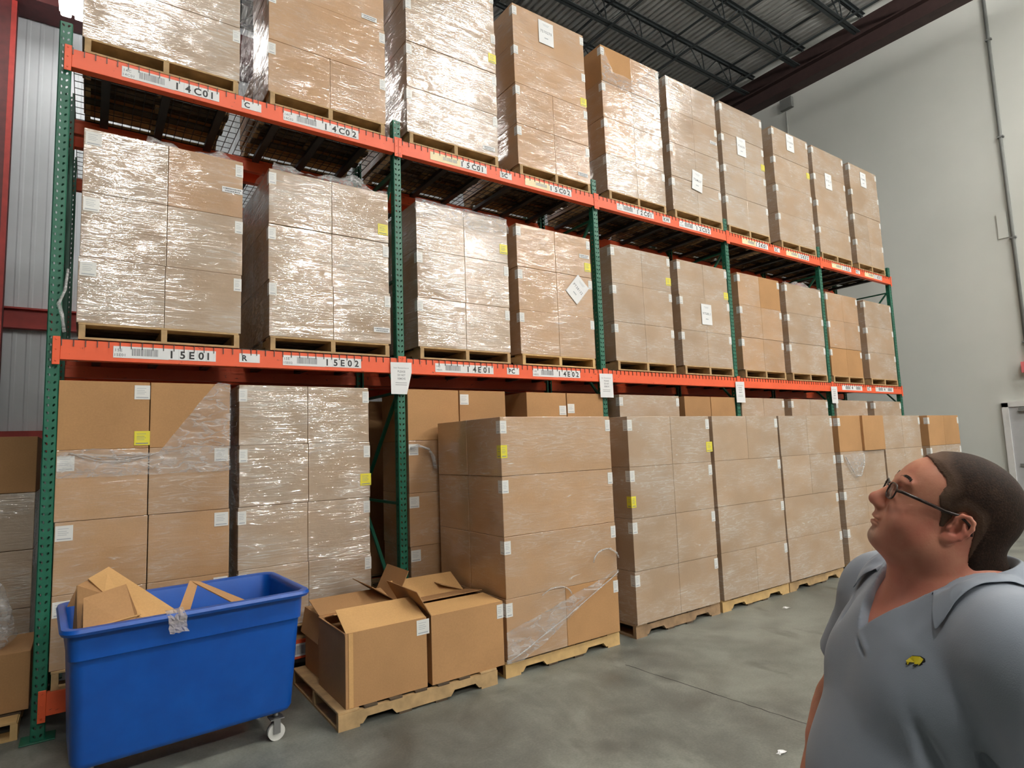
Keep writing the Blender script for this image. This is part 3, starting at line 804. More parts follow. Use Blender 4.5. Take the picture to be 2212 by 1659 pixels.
for key, x, mt, l, r, plc in (('G5', 5.25, 'film_calm', 'L', 'R', 'first ground load in the third rack bay'), ('G6', 6.40, 'kraft', None, None, 'second ground load in the third rack bay'),
        ('G7', 7.60, 'film_calm', None, 'R', 'first ground load in the fourth rack bay'), ('G8', 8.85, 'film_calm', 'L', 'R', 'second ground load in the fourth rack bay'),
        ('G9', 10.17, 'film_calm', 'L', 'R', 'first ground load in the last rack bay'), ('G10', 11.45, 'film_calm', 'L', 'R', 'second ground load in the last rack bay')):
    load(key, plc, x, 0, ZG, 4, mt, bh=GB, left=l, right=r, gap=.012 if mt == 'kraft' else .002)

# ------------------------------------------------------------------ floor row in the aisle
FY = -1.10; FB = .4625; FW = .585; FD = .51
def frow(key, plc, x, **k):
    mat = k.pop('mat', 'film_calm')
    return load(key, plc, x, FY, 0, 4, mat, bh=FB, cw=FW, cd=FD, rot=True, **k)
frow('F1', 'first stack standing in the aisle', 2.83, mat='film_tight', rear=True, pal_kind=1, extra={(3, 0): {'labels': [('L', 'yellow', 0, .14)]}, (0, 0): {'mat': 'film_tight'}, (0, 1): {'mat': 'kraft'}})
frow('F2', 'second stack standing in the aisle', 4.225, rear=True, pal_kind=2, extra={(2, 0): {'labels': [('L', 'yellow', 0, .10)]}, (3, 1): {'labels': [yl(.52, .10)]}})
frow('F3', 'third stack standing in the aisle', 5.455, left=None, pal_kind=1)
frow('F4', 'fourth stack standing in the aisle', 6.66, left=None, pal_kind=0)
frow('F5', 'fifth stack standing in the aisle', 7.97, rear=True, pal_kind=1, right=None, extra={(3, 0): {'mat': 'kraft'}, (3, 1): {'mat': 'kraft', 'dy': -.03}})
frow('F6', 'sixth stack standing in the aisle', 9.20, left=None, pal_kind=0)
frow('F7', 'last stack standing in the aisle', 10.66, rear=True, pal_kind=0, extra={(3, 0): {'mat': 'kraft'}, (3, 1): {'mat': 'kraft'}})

# ------------------------------------------------------------------ loose board and film helpers
def panel(mb, pts, t=.005, mi=0):
    """board with a real thickness through the given 3D polygon"""
    p = [Vector(q) for q in pts]; nrm = (p[1]-p[0]).cross(p[-1]-p[0]).normalized()
    n = len(p); vs = [q for q in p]+[q-nrm*t for q in p]
    fs = [tuple(range(n)), tuple(range(2*n-1, n-1, -1))]+[(i, i+n, (i+1) % n+n, (i+1) % n) for i in range(n)]
    mb.add(vs, fs, mi); return mb
def open_carton(name_lbl, x, y, z, w_, d, h, flaps, labels=(), cat='box', group=None):
    """carton without lid; each flap is a part: (side, length, angle from horizontal pointing outward)"""
    t = .006; o = thing('open_carton', name_lbl, cat, (x, y, z), 0, group)
    mb = MB(); mb.box((0, 0, 0), (w_, d, t)); mb.box((0, 0, t), (w_, t, h)); mb.box((0, d-t, t), (w_, d, h)); mb.box((0, t, t), (t, d-t, h)); mb.box((w_-t, t, t), (w_, d-t, h))
    mb.build('body', M['kraft'], o)
    for side, ln, ang in flaps:
        a = math.radians(ang); c, s = math.cos(a)*ln, math.sin(a)*ln
        e = .004
        q = {'front': [(e, 0, h), (w_-e, 0, h), (w_-e-.006, -c, h+s), (e+.01, -c, h+s+.004)],
             'back': [(w_-e, d, h), (e, d, h), (e, d+c, h+s), (w_-e, d+c, h+s)],
             'left': [(0, d-e, h), (0, e, h), (-c, e+.01, h+s), (-c, d-e, h+s)],
             'right': [(w_, e, h), (w_, d-e, h), (w_+c, d-e, h+s), (w_+c, e+.01, h+s)]}[side]
        panel(MB(), q).build('flap', M['kraft_in'] if side == 'front' else M['kraft'], o)
    for k, col, dx, dz in labels:
        put('shipping_label', LBL[(k, col)], o, (dx if k == 'F' else w_, -.001, dz))
    return o
def film_sheet(name, P, nu, nv, amp, seed, label, thick=0):
    """rumpled loose film; P(u, v) with u, v in 0..1 returns a point or None"""
    mb = MB(); idx = {}; vs = []
    for j in range(nv+1):
        for i in range(nu+1):
            q = P(i/nu, j/nv)
            if q is None: continue
            q = Vector(q); s_ = 7.0
            dn = noise.noise_vector(Vector((q.x*s_+seed, q.y*s_, q.z*s_*2.2)))
            q = q+Vector((dn.x*.4, dn.y-abs(dn.y)*.0, dn.z*.4))*amp
            idx[(i, j)] = len(vs); vs.append(q)
    fs = [(idx[(i, j)], idx[(i+1, j)], idx[(i+1, j+1)], idx[(i, j+1)]) for j in range(nv) for i in range(nu) if all(k in idx for k in ((i, j), (i+1, j), (i+1, j+1), (i, j+1)))]
    mb.add(vs, fs, 0, True)
    o = mb.build(name, M['film']); tag(o, label, 'plastic film', 'stretch film on the loads'); return o
def lerp(a, b, t): return a+(b-a)*t
# torn film on the first ground load: hangs below the top row and climbs in a triangle to the right corner
def P(u, v):
    x = .04+u*1.05; zt = 1.80 if u < .55 else lerp(1.80, 2.275, min(1, (u-.55)/.36))
    zt += .02*math.sin(u*9); z0 = 1.63
    return (x, -.013, lerp(z0, zt, v))
film_sheet('stretch_film', P, 60, 24, .014, 1.0, 'torn clear film rising in a triangle over the top boxes beside the first post')
# gathered white film strand at the top edge of the second row
mb = MB(); rd = random.Random(4)
for k in range(5):
    pts = []
    for i in range(14):
        u = i/13; pts.append((.10+u*.52, -.012-.010*rd.random(), 1.795-.05*math.sin(u*math.pi)*(.3+k*.25)-.012*u+rd.uniform(-.004, .004)))
    mb.tube(pts, [.0035*(.4+math.sin(i/13*math.pi)) for i in range(14)], 5)
tag(mb.build('film_strand', M['film']), 'bunched clear film strands hanging below the bare box with a yellow label', 'plastic film', 'stretch film on the loads')
# film on the first aisle stack, torn diagonally near the pallet
def P(u, v):
    x = 2.82+u*1.19; zl = .11 if u < .12 else lerp(.11, .62, min(1, (u-.12)/.82)**1.1)
    zt = max(zl+.02, .34+.30*u)
    return (x, -1.116, lerp(zl, zt, v))
film_sheet('stretch_film', P, 70, 16, .022, 5.0, 'rumpled clear film torn diagonally across the lowest boxes of the first aisle stack')
def rope(pts, r, label, seed=0, strands=3, jit=.006):
    rd = random.Random(seed); mb = MB()
    for s in range(strands):
        off = [Vector((rd.uniform(-jit, jit), rd.uniform(-jit, 0), rd.uniform(-jit, jit))) for _ in pts]
        mb.tube([Vector(p_)+o_ for p_, o_ in zip(pts, off)], [r*(.6+.8*rd.random()) for _ in pts], 6)
    o = mb.build('film_strand', M['film']); tag(o, label, 'plastic film', 'stretch film on the loads'); return o
rope([(2.80+1.19*t, -1.125, .13+.49*t**1.1) for t in [i/12 for i in range(13)]], .003, 'twisted film strand along the tear at the bottom of the first aisle stack', 1, 4)
rope([(3.86+.15*math.cos(a), -1.122, .72+.11*math.sin(a)) for a in [math.pi*.95-i*.35 for i in range(9)]], .004, 'looped white film strand round the hole at the corner of the first aisle stack', 2)
rope([(3.30+.17*math.cos(a), -1.118, .50+.10*math.sin(a)) for a in [math.pi*.8-i*.33 for i in range(8)]], .003, 'curved film strand round the hole low on the first aisle stack', 3)
# loose film ruffle on top of middle-level loads
def ruffle(x0, x1, y0, z0, h, seed, label):
    def P(u, v):
        ph = 2*math.pi*(v*1.0); hh = h*(.55+.45*math.sin(u*9+seed)+.25*math.sin(u*23+seed*2))
        return (lerp(x0, x1, u), y0+.035*math.cos(ph*.5)+.02*v, z0+abs(hh)*math.sin(v*math.pi))
    return film_sheet('stretch_film', P, 46, 10, .035, seed, label)
ruffle(1.40, 2.40, .01, 4.09, .10, 2.0, 'bunched loose film on top of the load above rack label 15E02')
ruffle(.50, 1.12, .05, 4.085, .07, 7.0, 'loose film end lying on top of the load above rack label 15E01')
ruffle(8.95, 9.96, .00, 4.075, .08, 4.0, 'white bunched film along the top of the last load of the fourth rack bay')
def P(u, v):
    return (2.68+u*1.06, -.012-.008*math.sin(v*3), lerp(3.93+.02*math.sin(u*7), 4.105, v))
film_sheet('stretch_film', P, 40, 8, .022, 3.0, 'rolled film edge along the top of the load above rack label 14E01')
# silvery film down the left side of two loads
def side_film(x, z0, z1, label, seed):
    def P(u, v): return (x-.035-.03*math.sin(v*5+seed)*u, .0+u*1.05, lerp(z0, z1, v))
    return film_sheet('stretch_film', P, 20, 30, .05, seed, label)
side_film(1.352, ZC+.02, ZC+1.98, 'billowing silvery film down the left side of the load above label 14C02', 1.3)
side_film(1.362, ZE+.02, ZE+1.50, 'billowing silvery film down the left side of the load above label 15E02', 8.3)
# film over the bare top boxes of the load above 12C01
def P(u, v):
    x = 5.25+u*1.05; zb = 6.13; zt = 6.60 if u < .05 else (lerp(6.60, 6.33, (u-.05)/.12) if u < .17 else (6.33 if u < .58 else lerp(6.33, 6.62, (u-.58)/.30) if u < .88 else 6.62))
    return (x, -.012, lerp(zb, zt, v))
film_sheet('stretch_film', P, 50, 18, .016, 6.0, 'loose film draped under the two bare top boxes above rack label 12C01')
# loose film bag on the fifth aisle stack
def P(u, v):
    x = 8.02+u*.52; return (x, -1.118-.02*math.sin(v*3)*u, lerp(1.47-.30*math.sin(u*math.pi*.9)**.8, 1.475, v))
film_sheet('stretch_film', P, 26, 16, .02, 9.0, 'loose triangle of clear film hanging on the fifth aisle stack')
rope([(8.05, -1.12, 1.44), (8.25, -1.13, 1.20), (8.40, -1.13, 1.19), (8.50, -1.13, 1.33), (8.54, -1.12, 1.46)], .006, 'white film edge hanging in a loop on the fifth aisle stack', 5)
rope([(2.57, -.02, 1.74), (2.66, -.03, 1.76), (2.75, -.03, 1.74), (2.80, -.03, 1.66), (2.82, -.03, 1.56)], .009, 'white twisted film strand on the load beside the second post', 6, 4, .012)
rope([(.05, -.03, 2.60), (.04, -.035, 2.72), (.02, -.03, 2.80), (.05, -.03, 2.90), (.06, -.02, 3.05)], .008, 'white film strand hanging at the left corner above rack label 15E01', 7, 3, .008)

# ------------------------------------------------------------------ pallet with opened cartons
pallet(2.125-.595, -1.12+.51, 0, 'pale wooden pallet with four opened cartons standing on it in the aisle', -math.pi/2, 0)
G0 = 'opened cartons on the aisle pallet'
open_carton('open carton with its pale front flap folded inward, beside the blue bin', 1.585, -1.10, .116, .575, .54, .4625, [('front', .25, 157), ('left', .20, 258), ('back', .26, 14)], [('F', 'label', .50, .35)], group=G0)
MB().box((1.605, -1.1035, .118), (1.635, -1.1005, .575)).build('tape_strip', M['kraft_in'], bpy.data.objects['open_carton']).location = (-1.585, 1.10, -.116)
oc = open_carton('cardboard carton with loosely closed crumpled flaps, leaning against the first aisle stack', 2.195, -1.105, .116, .60, .54, .4625, [('front', .262, 176), ('back', .262, 172), ('left', .20, 60)], [('R', 'label', 0, .34)], group=G0)
open_carton('empty open carton in the second row behind the pale flap', 1.62, -.545, .116, .56, .43, .44, [('front', .20, 15), ('right', .26, 62), ('left', .18, -80)], group=G0)
open_carton('open carton behind, against the side of the first aisle stack', 2.20, -.545, .116, .59, .43, .45, [('front', .24, 150), ('right', .22, 160), ('left', .25, 35)], group=G0)

# ------------------------------------------------------------------ blue bin truck
bin_ = thing('bin_truck', 'tall blue plastic bin on casters with torn cardboard inside, before the rack', 'bin', (.718, -.775, 0), math.radians(2.9))
def rring(W_, D_, r, z, n=6):
    pts = []
    for cx, cy, a0 in ((W_/2-r, D_/2-r, 0), (-W_/2+r, D_/2-r, 90), (-W_/2+r, -D_/2+r, 180), (W_/2-r, -D_/2+r, 270)):
        for k in range(n+1):
            a = math.radians(a0+90*k/n); pts.append((cx+r*math.cos(a), cy+r*math.sin(a), z))
    return pts
prof = [(1.06, .46, .05, .165), (1.10, .50, .06, .175), (1.12, .52, .06, .20), (1.155, .665, .06, .70), (1.16, .675, .06, .725), (1.175, .705, .06, .735), (1.185, .73, .06, .865),
        (1.20, .79, .07, .872), (1.235, .825, .08, .870), (1.25, .84, .085, .885), (1.235, .825, .08, .902), (1.19, .77, .07, .905), (1.165, .715, .06, .895), (1.16, .70, .06, .865), (1.14, .655, .06, .735), (1.09, .49, .05, .21), (1.05, .45, .05, .20)]
mb = MB(); rings = [rring(*p_) for p_ in prof]; n = len(rings[0]); vs = [v for r in rings for v in r]; fs = []
for i in range(len(rings)-1):
    for k in range(n): fs.append((i*n+k, i*n+(k+1) % n, (i+1)*n+(k+1) % n, (i+1)*n+k))
fs.append(tuple(range(n))[::-1]); fs.append(tuple((len(rings)-1)*n+k for k in range(n)))
mb.add(vs, fs, 0, True); body = mb.build('tub', M['blue'], bin_)
md = body.modifiers.new('e', 'EDGE_SPLIT'); md.split_angle = math.radians(50)
for sx in (-1, 1):
    for sy in (-1, 1):
        c = bpy.data.objects.new('caster', None); C.objects.link(c); c.parent = bin_; c.location = (sx*.47, sy*.20, 0)
        MB().tube([(0, -.02, .05), (0, .02, .05)], .05, 24).build('wheel', M['caster'], c)
        f = MB(); f.box((-.02, -.032, .045), (.02, -.028, .13)); f.box((-.02, .028, .045), (.02, .032, .13)); f.box((-.04, -.04, .128), (.04, .04, .134)); f.tube([(0, 0, .134), (0, 0, .168)], .018, 12)
        f.build('fork', M['zinc'], c)
# torn cardboard in the bin
def scrap(nm, lbl, polys, mi=None, mats=('kraft', 'kraft_in')):
    mb = MB()
    for k, q in enumerate(polys): panel(mb, q, .006, (mi or [0]*len(polys))[k])
    tag(mb.build(nm, [M[m_] for m_ in mats]), lbl, 'cardboard', 'cardboard scraps in the blue bin')
BRIGHT = [(.225, -.72, 1.067), (.325, -.62, 1.106), (.66, -.95, .850), (.56, -1.02, .80), (.40, -1.00, .80), (.30, -.86, 1.0)]
BROWN = [(.173, -.76, 1.047), (.235, -.69, 1.065), (.294, -.86, 1.0), (.206, -.94, .99), (.19, -1.0, .75), (.16, -.85, .75)]
OLIVE = [(.206, -.94, 1.005), (.40, -.905, 1.043), (.449, -1.0, .902), (.46, -1.05, .80), (.21, -1.04, .80)]
TRI = [(.13, -.55, .90), (.19, -.55, .90), (.175, -.55, 1.005)]
T1 = [(.735, -.80, .990), (.785, -.80, .978), (1.03, -.98, .85), (.96, -1.03, .85)]
T2 = [(.730, -.80, .992), (.775, -.81, .975), (.69, -1.05, .82), (.63, -1.04, .83)]
LOW = [(.26, -1.04, .872), (.47, -1.01, .892), (.46, -.85, .85), (.28, -.88, .84)]
scrap('cardboard_scrap', 'pale yellow inner face of a torn carton panel standing in the blue bin', [BRIGHT, BROWN], [1, 0])
scrap('cardboard_scrap', 'folded dark brown carton flap in front of the pale panel in the bin', [OLIVE])
scrap('cardboard_scrap', 'small torn brown corner sticking up behind the left rim of the bin', [TRI])
scrap('cardboard_scrap', 'carton piece folded like a tent leaning on the front rim of the bin', [T1, T2], [0, 0])
scrap('cardboard_scrap', 'flat strip of light cardboard lying along the front rim inside the bin', [LOW], [1])

# crumpled tape on the rim
mb = MB(); rd = random.Random(3)
idx = []
for j in range(9):
    for i in range(7):
        v = j/8; px = .575+.085*(i/6)
        py, pz = (-1.165+v*4*.0, .92-.0) if j < 1 else (-1.205-.006*math.sin(i*1.3+j), .915-.115*v)
        if j < 2: py, pz = (-1.13-.04*j, .915)
        dn = Vector((rd.uniform(-1, 1), rd.uniform(-1, .2), rd.uniform(-1, 1)))*.007
        idx.append((px+dn.x+.02*v, py+dn.y, pz+dn.z))
mb.add(idx, [(j*7+i, j*7+i+1, (j+1)*7+i+1, (j+1)*7+i) for j in range(8) for i in range(6)], 0, False)
def mk_tape():
    mt, nt, b = new_mat('crumpled_tape'); out = nt.nodes['Material Output']
    tr = nt.nodes.new('ShaderNodeBsdfTransparent'); mx = nt.nodes.new('ShaderNodeMixShader'); mx.inputs[0].default_value = .6
    b.inputs['Base Color'].default_value = srgb(200, 190, 185); b.inputs['Roughness'].default_value = .12; b.inputs['Specular IOR Level'].default_value = 1.0
    nt.links.new(tr.outputs[0], mx.inputs[1]); nt.links.new(b.outputs[0], mx.inputs[2]); nt.links.new(mx.outputs[0], out.inputs['Surface']); return mt
tag(mb.build('packing_tape', mk_tape()), 'crumpled clear tape stuck over the front rim of the blue bin', 'tape')

# ------------------------------------------------------------------ behind and beside the rack end
# rear rack standing back to back with the front one
KIDS = {}
for o in list(C.objects):
    if o.parent: KIDS.setdefault(o.parent.name, []).append(o)
def copy_rack(o, parent=None):
    c = o.copy(); C.objects.link(c); c.parent = parent
    for ch in KIDS.get(o.name, []):
        if 'label' in ch.name: continue
        copy_rack(ch, c)
    return c
rr = copy_rack(rack); rr.location = (0, 1.32, 0)
rr['label'] = 'second pallet rack standing back to back behind the front rack, mostly hidden'
side_stack = [('left stack behind', 1.40)]
for lay, (z, mt) in enumerate(((.116, 'film_silver'), (.578, 'film_silver'), (1.04, 'film_silver'), (1.502, 'kraft'))):
    h = .458
    for c_, x in enumerate((-1.22, -.675)):
        carton('%s, %s row of stack past the rack end, %s the post' % ('plain box' if mt == 'kraft' else 'wrapped box', lname(lay, 4), 'next to' if c_ else 'one box away from'), x, 1.40, z, .535, .585, h, mt, [], lay % 3, 'stack past the rack end')
pallet(-.68, 1.39, 0, 'wooden pallet under the stack past the rack end', 0, 1)
carton('brown box under a clear plastic bag, on the floor past the first green post', -.635, .30, .12, .565, .55, .375, 'kraft', [], 1)
pallet(-.62, .12, 0, 'wooden pallet under the box with the plastic bag, at the picture edge', 0, 1)
# plastic bag
bm = bmesh.new(); bmesh.ops.create_icosphere(bm, subdivisions=5, radius=1)
for v in bm.verts:
    q = v.co.copy(); t = (q.z+1)/2
    r = 1.0-.72*max(0, t-.25)**.8
    nz = noise.noise(q*2.3+Vector((3, 1, 2)))*.28+noise.noise(q*6.0)*.10
    v.co = Vector((q.x*.17*(r+nz), q.y*.15*(r+nz), max(-.0, (q.z*.19+.17)*(1+.12*nz))+t*t*.12))
me = bpy.data.meshes.new('plastic_bag'); bm.to_mesh(me); bm.free()
for p_ in me.polygons: p_.use_smooth = True
me.materials.append(M['film'])
tag(put('plastic_bag', me, None, (-.31, .46, .497)), 'crumpled clear plastic bag lying on a brown box past the first green post', 'bag')
# loads on the rear rack that close the gaps
for k, (x, zz, n_) in enumerate(((1.02, ZE, 3), (2.66, ZE, 3), (3.925, ZE, 3), (1.30, ZG, 4), (2.70, ZG, 4), (5.3, ZE, 3))):
    plc = ['rear-rack load seen between labels 15E01 and 15E02', 'rear-rack load seen beside the second green post', 'rear-rack load seen between labels 14E01 and 14E02', 'rear ground load seen beside the second post', 'rear ground load next to the second bay', 'rear-rack load behind the third post'][k]
    load('R%d' % k, plc, x, 1.36, zz, n_, 'film_tight', left=None, right=None, bh=GB if zz == ZG else BH, pal_kind=2)

tag(MASS.build('stored_cartons', M['kraft']), 'cardboard boxes filling the dark rear of the racks behind the front boxes', 'boxes', kind='stuff')

# fine crack in the slab and small litter
rd = random.Random(12); mb = MB(); n = 40; L_ = [(3.70+.20*(i/n)+rd.uniform(-.006, .006), -1.45-2.6*i/n) for i in range(n+1)]
vs = []
for i, (x, y) in enumerate(L_):
    w_ = .003+.002*rd.random(); vs += [(x-w_, y, .0006), (x+w_, y, .0006)]
mb.add(vs, [(2*i, 2*i+1, 2*i+3, 2*i+2) for i in range(n)])
tag(mb.build('trim_5', M['ink']), kind='structure')
def litter(x, y, w_, d, lbl, seed):
    rd = random.Random(seed); mb = MB(); vs = []
    for j in range(5):
        for i in range(6): vs.append((x+w_*(i/5-.5)+rd.uniform(-.006, .006), y+d*(j/4-.5)+rd.uniform(-.006, .006), .002+rd.random()*.012*math.sin(i/5*math.pi)))
    mb.add(vs, [(j*6+i, j*6+i+1, (j+1)*6+i+1, (j+1)*6+i) for j in range(4) for i in range(5)])
    tag(mb.build('paper_scrap', M['paper']), lbl, 'litter')
litter(6.055, -1.39, .07, .05, 'small white scrap lying on the floor before the aisle stacks', 1)
litter(3.38, -2.95, .06, .03, 'tiny pale crumpled scrap on the stained floor beside the man', 2)

# ------------------------------------------------------------------ the man in the grey polo shirt
import openvdb
def rotm(yaw, pit, rol):
    f = np.array([math.sin(yaw)*math.cos(pit), math.cos(yaw)*math.cos(pit), math.sin(pit)]); r = np.array([math.cos(yaw), -math.sin(yaw), 0.]); u = np.cross(r, f)
    r2 = math.cos(rol)*r+math.sin(rol)*u; u2 = -math.sin(rol)*r+math.cos(rol)*u
    return np.array([r2, f, u2]).T
BODY_YAW = math.radians(-50)
HEAD_W = np.array([1.611, -4.489, 1.558]); HS = .985
BODY_O = np.array([1.621, -4.469, 0.0])
BM = rotm(BODY_YAW, 0, 0)
HM_w = rotm(math.radians(-34), math.radians(27), math.radians(5))
HM = BM.T @ HM_w                       # head axes in the body frame
HC = BM.T @ (HEAD_W-BODY_O)            # head centre in the body frame
def h2b(p_): return HC+HM @ (np.array(p_, float)*HS)

class Field:
    def __init__(s, lo, hi, vox):
        s.lo = np.array(lo, float); s.vox = vox; s.n = np.ceil((np.array(hi)-s.lo)/vox).astype(int)+1
        s.a = np.full(s.n, 1.0, np.float32)
    def sl(s, c, r):
        i0 = np.maximum(0, np.floor((np.array(c)-r-s.lo)/s.vox).astype(int)); i1 = np.minimum(s.n, np.ceil((np.array(c)+r-s.lo)/s.vox).astype(int)+1)
        if np.any(i1 <= i0): return None, None
        ax = [s.lo[k]+np.arange(i0[k], i1[k])*s.vox for k in range(3)]
        g = np.stack(np.meshgrid(*ax, indexing='ij'), -1).astype(np.float32)
        return tuple(slice(i0[k], i1[k]) for k in range(3)), g
    def blend(s, sl, d, k, op='add'):
        a = s.a[sl]
        if op == 'add':
            if k <= 0: s.a[sl] = np.minimum(a, d); return
            h = np.maximum(k-np.abs(a-d), 0)/k; s.a[sl] = np.minimum(a, d)-h*h*k*.25
        else:
            d = -d; h = np.maximum(k-np.abs(a-d), 0)/max(k, 1e-6); s.a[sl] = np.maximum(a, d)+h*h*k*.25
    def ell(s, c, r, k=.02, M_=None, op='add'):
        c = np.array(c, float); r = np.array(r, float); m_ = r.max()+k+.03
        sl, g = s.sl(c, m_)
        if sl is None: return
        q = g-c
        if M_ is not None: q = q @ M_
        q = q/r; k0 = np.linalg.norm(q, axis=-1); k1 = np.linalg.norm(q/r, axis=-1)
        s.blend(sl, (k0*(k0-1)/np.maximum(k1, 1e-6)).astype(np.float32), k, op)
    def cone(s, a, b, ra, rb, k=.02, op='add', flat=None):
        a = np.array(a, float); b = np.array(b, float); c = (a+b)/2; R = np.linalg.norm(b-a)/2+max(ra, rb)+k+.03
        sl, g = s.sl(c, R)
        if sl is None: return
        ba = b-a; t = np.clip(((g-a) @ ba)/(ba @ ba), 0, 1)
        d = np.linalg.norm(g-(a+t[..., None]*ba), axis=-1)-(ra+(rb-ra)*t)
        s.blend(sl, d.astype(np.float32), k, op)
    def mesh(s, name, iso=0.0):
        g = openvdb.FloatGrid(); g.copyFromArray(np.ascontiguousarray(s.a, dtype=np.float64)) if False else g.copyFromArray(s.a)
        pts, tris, quads = g.convertToPolygons(isovalue=iso, adaptivity=0.0)
        me = bpy.data.meshes.new(name)
        v = (np.array(pts)*s.vox+s.lo)
        me.from_pydata(v.tolist(), [], [tuple(int(i) for i in q) for q in quads]+[tuple(int(i) for i in q) for q in tris])
        bm = bmesh.new(); bm.from_mesh(me)
        # keep the largest shell only
        bm.faces.ensure_lookup_table(); bmesh.ops.recalc_face_normals(bm, faces=bm.faces); bm.to_mesh(me); bm.free()
        me.polygons.foreach_set('use_smooth', [True]*len(me.polygons)); me.update()
        return me, v
def smooth_mesh(me, it=2, lam=.5):
    n = len(me.vertices); co = np.empty(n*3); me.vertices.foreach_get('co', co); co = co.reshape(-1, 3)
    e = np.empty(len(me.edges)*2, int); me.edges.foreach_get('vertices', e); e = e.reshape(-1, 2)
    deg = np.bincount(e.ravel(), minlength=n).astype(float)[:, None]
    for _ in range(it):
        acc = np.stack([np.bincount(e[:, 0], co[e[:, 1], k], n)+np.bincount(e[:, 1], co[e[:, 0], k], n) for k in range(3)], 1)
        co = co+lam*(acc/np.maximum(deg, 1)-co)
    me.vertices.foreach_set('co', co.ravel()); me.update(); return co

def build_head(f, ears=True):
    """everything above the collar; coordinates in head space"""
    def E_(c, r, k=.02, op='add', rot=None):
        M_ = HM if rot is None else HM @ rot
        f.ell(h2b(c), np.array(r)*HS, k, M_, op)
    def K_(a, b, ra, rb, k=.02, op='add'): f.cone(h2b(a), h2b(b), ra*HS, rb*HS, k, op)
    E_((0, -.021, .053), (.080, .102, .088), .02)
    E_((0, -.040, .018), (.074, .070, .074), .03)
    E_((0, .035, .045), (.066, .058, .062), .03)          # forehead
    E_((0, .030, -.016), (.067, .062, .080), .03)         # face mass
    E_((0, .036, -.066), (.055, .050, .036), .03)         # jaw
    E_((0, .078, -.083), (.021, .018, .016), .02)         # chin
    E_((0, .036, -.084), (.045, .042, .026), .03)         # fat under the chin
    for s in (-1, 1):
        E_((s*.043, .052, -.030), (.030, .034, .032), .03)   # cheek
        E_((s*.052, .000, -.055), (.026, .040, .035), .03)   # jowl
        E_((s*.028, .080, .047), (.026, .012, .008), .015)   # brow
        E_((s*.033, .096, .024), (.018, .014, .012), .012, 'sub')
        E_((s*.033, .075, .023), (.0145, .0135, .0115), .006)  # lids
        E_((s*.013, .103, -.020), (.0085, .012, .009), .008) # nose wings
        K_((s*.034, .088, -.008), (s*.040, .070, -.045), .004, .004, .012)
    K_((0, .086, .034), (0, .112, -.006), .010, .0115, .014)
    E_((0, .113, -.012), (.0125, .013, .011), .010)
    for s in (-1, 1): E_((s*.0065, .110, -.026), (.004, .007, .005), .003, 'sub')
    E_((0, .094, -.037), (.022, .010, .010), .012)
    E_((0, .097, -.045), (.023, .009, .0055), .005)       # upper lip
    E_((0, .095, -.058), (.021, .009, .0065), .005)       # lower lip
    K_((-.022, .0985, -.0515), (.022, .0985, -.0515), .0022, .0022, .003, 'sub')
    K_((0, .1045, -.0515), (0, .1045, -.0515001), .004, .004, .003, 'sub')
    if ears:
        for s in (-1, 1):
            Re = np.array([[math.cos(.32*s), -math.sin(.32*s), 0], [math.sin(.32*s), math.cos(.32*s), 0], [0, 0, 1]])
            ti = .22; Rt = np.array([[1, 0, 0], [0, math.cos(ti), -math.sin(ti)], [0, math.sin(ti), math.cos(ti)]])
            Rr = Re @ Rt; c0 = np.array((s*.0835, -.014, .002))
            def ep(y, z, x=0): return c0+Rr @ np.array((s*x, y, z))
            E_(c0-Rr @ np.array((s*.004, -.004, 0)), (.006, .0155, .028), .006, rot=Rr)
            # helix rim
            rim = [(.010, .008), (.013, .020), (.008, .029), (-.002, .033), (-.012, .029), (-.017, .018), (-.017, .004), (-.014, -.010), (-.008, -.020)]
            for (y0, z0), (y1, z1) in zip(rim[:-1], rim[1:]): K_(ep(y0, z0, .005), ep(y1, z1, .005), .0036, .0036, .004)
            E_(ep(.001, -.024, .003), (.005, .010, .010), .008, rot=Rr)      # lobe
            anti = [(-.002, .017), (-.008, .008), (-.009, -.004), (-.004, -.013), (.004, -.014)]
            for (y0, z0), (y1, z1) in zip(anti[:-1], anti[1:]): K_(ep(y0, z0, .004), ep(y1, z1, .004), .0028, .003, .004)
            E_(ep(.002, .000, .008), (.008, .0085, .011), .004, 'sub', rot=Rr)
            E_(ep(.011, -.003, .003), (.005, .004, .007), .004, rot=Rr)      # tragus
def build_neck(f):
    f.cone(h2b((0, -.030, -.045)), (0, -.030, 1.36), .072, .088, .04)
    f.cone(h2b((0, .000, -.075)), (0, .010, 1.36), .054, .066, .05)
    f.cone(h2b((0, -.056, -.03)), (0, -.078, 1.40), .052, .066, .04)
def build_torso(f, g=0.0):
    f.ell((0, .015, 1.20), (.228+g, .160+g, .225+g), .06)
    f.ell((0, .060, 1.02), (.208+g, .195+g, .20+g), .08)
    f.ell((0, -.045, 1.27), (.215+g, .115+g, .18+g), .06)
    f.ell((0, -.005, .90), (.195+g, .155+g, .15+g), .08)
    for s in (-1, 1):
        f.cone((0, -.035, 1.395), (s*.20, -.015, 1.365), .066+g, .074+g, .05)
        f.ell((s*.085, .095, 1.235), (.085+g, .065+g, .065+g), .05)
ARMS = {1: ((.222, -.01, 1.345), (.370, .066, 1.055), (.370, .155, .835)), -1: ((-.222, -.01, 1.345), (-.350, -.035, 1.045), (-.348, .075, .82))}
def unit(v): return v/np.linalg.norm(v)
